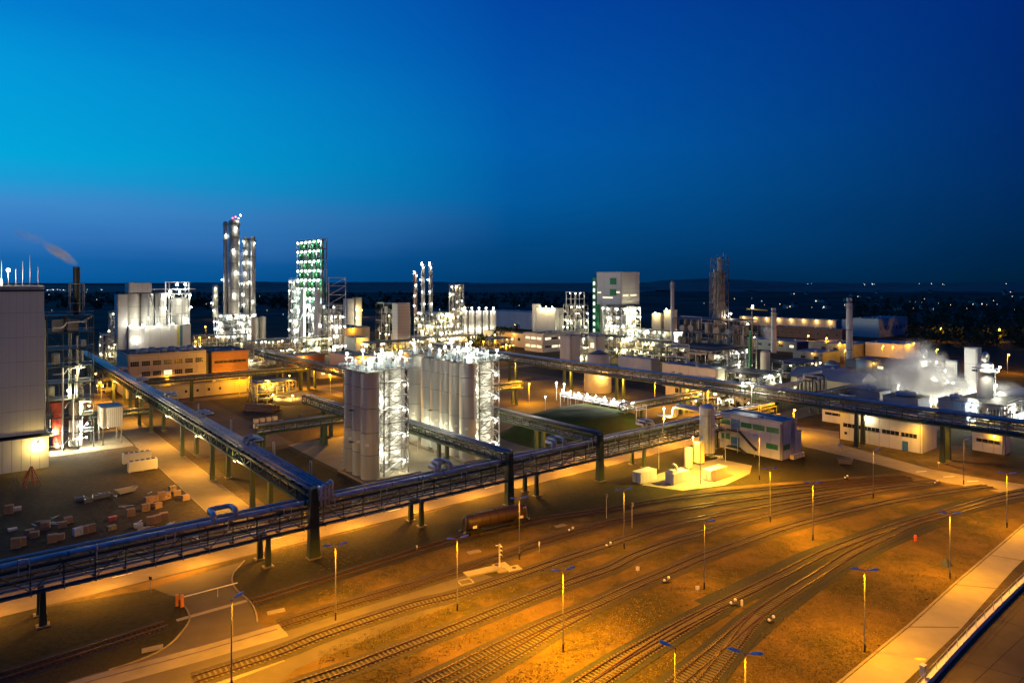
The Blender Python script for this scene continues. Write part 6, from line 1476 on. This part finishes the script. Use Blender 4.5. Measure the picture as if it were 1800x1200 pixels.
for px, py, lab in ((1171, 1024, 'point lever with white weight on the fifth track'), (1288, 1064, 'point lever with white weight at the upper turnout'), (1355, 1094, 'point lever with white weight at the lower turnout'), (1069, 962, 'point lever with white weight right of the third track'), (1487, 842, 'point lever with white weight on the verge track below the waste container'), (1645, 851, 'point lever at the access road crossing'), (1003, 935, 'point lever with pale box on the second track')):
    t = thing('point_lever', lab, 'point lever', at(px, py), .4, 'point levers of the yard'); box(t, 'lever_base', (0, 0, .15), (.9, .5, .25), 'black_steel'); cyl(t, 'lever_arm', (0, 0, .2), (.5, 0, .8), .04, 'grey_steel', 6); ball(t, 'weight', (.5, 0, .8), .24, 'paint_mark'); ball(t, 'weight', (-.35, 0, .5), .22, 'paint_mark')
t = thing('hydrant', 'red hydrant standing on the grass beside the curved track', 'hydrant', at(1609, 950), 0)
cyl(t, 'body', (0, 0, 0), (0, 0, 1.), .22, 'red_paint', 12); dome(t, 'cap', (0, 0, 1.), .24, .2, 'red_paint'); cyl(t, 'outlet', (-.38, 0, .7), (.38, 0, .7), .11, 'red_paint', 8)
t = thing('pyramid_marker', 'small dark pyramid marker beside the lamp mast on the grass', 'marker', at(1663, 993), .5)
poly(t, 'cover', [(-.8, -.8, 0), (.8, -.8, 0), (.8, .8, 0), (-.8, .8, 0), (0, 0, 1.5)], [(0, 1, 4), (1, 2, 4), (2, 3, 4), (3, 0, 4)], 'dark_steel')
# pump pad between the tracks
t = thing('pump_pad', 'yellow lit concrete pump pad with slabs between second and third track', 'pump pad', at(845, 1006), R(27))
box(t, 'slab', (0, .2, .12), (5.6, 1.9, .24), 'pale_slab'); box(t, 'slab', (4.2, .7, .1), (2.6, 2.2, .2), 'pale_slab'); box(t, 'slab', (5.6, -1.3, .1), (2.6, 2., .2), 'pale_slab'); box(t, 'slab', (3.4, -.8, .08), (1.6, 1.8, .16), 'concrete')
for (x, y, l, wd) in ((-3.8, -1.4, 2.2, 1.8),): box(t, 'pit_rim', (x, y, .08), (l, .25, .16), 'pale_slab'); box(t, 'pit_rim', (x, y-wd, .08), (l, .25, .16), 'pale_slab'); box(t, 'pit_rim', (x-l/2, y-wd/2, .08), (.25, wd-.25, .16), 'pale_slab'); box(t, 'pit_rim', (x+l/2, y-wd/2, .08), (.25, wd-.25, .16), 'pale_slab')
for (x, y) in ((3.6, 1.2), (5.8, -1.2)): cyl(t, 'cover_plate', (x, y, .2), (x, y, .24), .4, 'black_steel', 12)
t = thing('signal_mast', 'yellow signal mast with stacked lamps at the pump pad', 'signal', at(878, 998), R(20))
cyl(t, 'mast', (0, 0, 0), (0, 0, 4.2), .14, 'cream_paint', 8)
for z in (2.2, 2.9, 3.6): box(t, 'lamp_box', (.16, -.1, z), (.5, .4, .4), 'cream_paint'); cyl(t, 'hood', (.16, -.3, z), (.16, -.55, z), .14, 'black_steel', 8)
box(t, 'cross_arm', (-.2, 0, 4.), (1., .12, .12), 'cream_paint'); box(t, 'foot', (0, 0, .1), (.8, .8, .2), 'concrete')
for (px, py, lab) in ((833, 970, 'pale concrete cover slab beside the verge track'), (485, 1075, 'pale concrete slab in the grass by the crossing'), (985, 924, 'pale cover slab right of the tank wagon'), (268, 1140, 'pale slab in the verge beside the overgrown track')):
    t = tag(box(None, 'cover_slab', at(px, py) + Vector((0, 0, .06)), (2.6, 1.2, .12), 'concrete', R(28)), lab, 'slab', 'loose concrete cover slabs')
structure(slab('yellow_mark', [at(1618, 1158) + Vector((.75*math.cos(a), .35*math.sin(a), 0)) for a in [k*math.pi/8 for k in range(16)]], .04, 'yellow_paint'))
sign('road_sign', 'white square sign in front of the switch house road', 1477, 793, 2.2, .9, .9)
sign('road_sign', 'small white sign by the bridge column at the access road', 1650, 822, 1.6, .5, .35)
t = thing('camera_post', 'grey equipment box on the near end of the retaining wall', 'equipment', at(1622, 1186, 1.0), .7)
box(t, 'cabinet', (0, 0, .55), (.7, .5, 1.1), 'pale_blue_steel'); box(t, 'hood', (.1, 0, 1.2), (.9, .6, .14), 'galvanised')
def paved(x, y):
    """places of the yard without grass"""
    if y > 1200-(x-1475)*.857+0 - 4 and x > 1400: return True          # platform road and beyond
    if 838 < y < 880 and x > 1590: return y < 820+(x-1590)*.26+18       # access road
    return x < 560 and y > 990 or (x < 900 and abs(y-(1118-(x-480)*.272)) < 22)
def tufts():
    """dry grass tufts over the yard's grass, too many to count"""
    g = random.Random(9); v, f = [], []
    area = GP([(560, 1090), (1790, 860), (1790, 940), (1480, 1195), (900, 1195)])
    while len(f) < 22000:
        px, py = g.uniform(480, 1800), 870+330*math.sqrt(g.random())
        p = at(px, py)
        if abs(p.x) > 120 or paved(px, py) or (round(p.x/1.5), round(p.y/1.5)) in BEDS: continue
        h = g.uniform(.05, .13); a = g.uniform(0, 6.28); w_ = g.uniform(.06, .16); i = len(v)
        dx, dy = math.cos(a)*w_, math.sin(a)*w_
        v += [(p.x-dx, p.y-dy, 0), (p.x+dx, p.y+dy, 0), (p.x+g.uniform(-.12, .12), p.y+g.uniform(-.12, .12), h)]; f.append((i, i+1, i+2))
    o = poly(None, 'grass_tufts', v, f, 'dry_grass'); tag(o, 'dry grass tufts growing all over the yard ground', 'grass', None, 'stuff')
tufts()
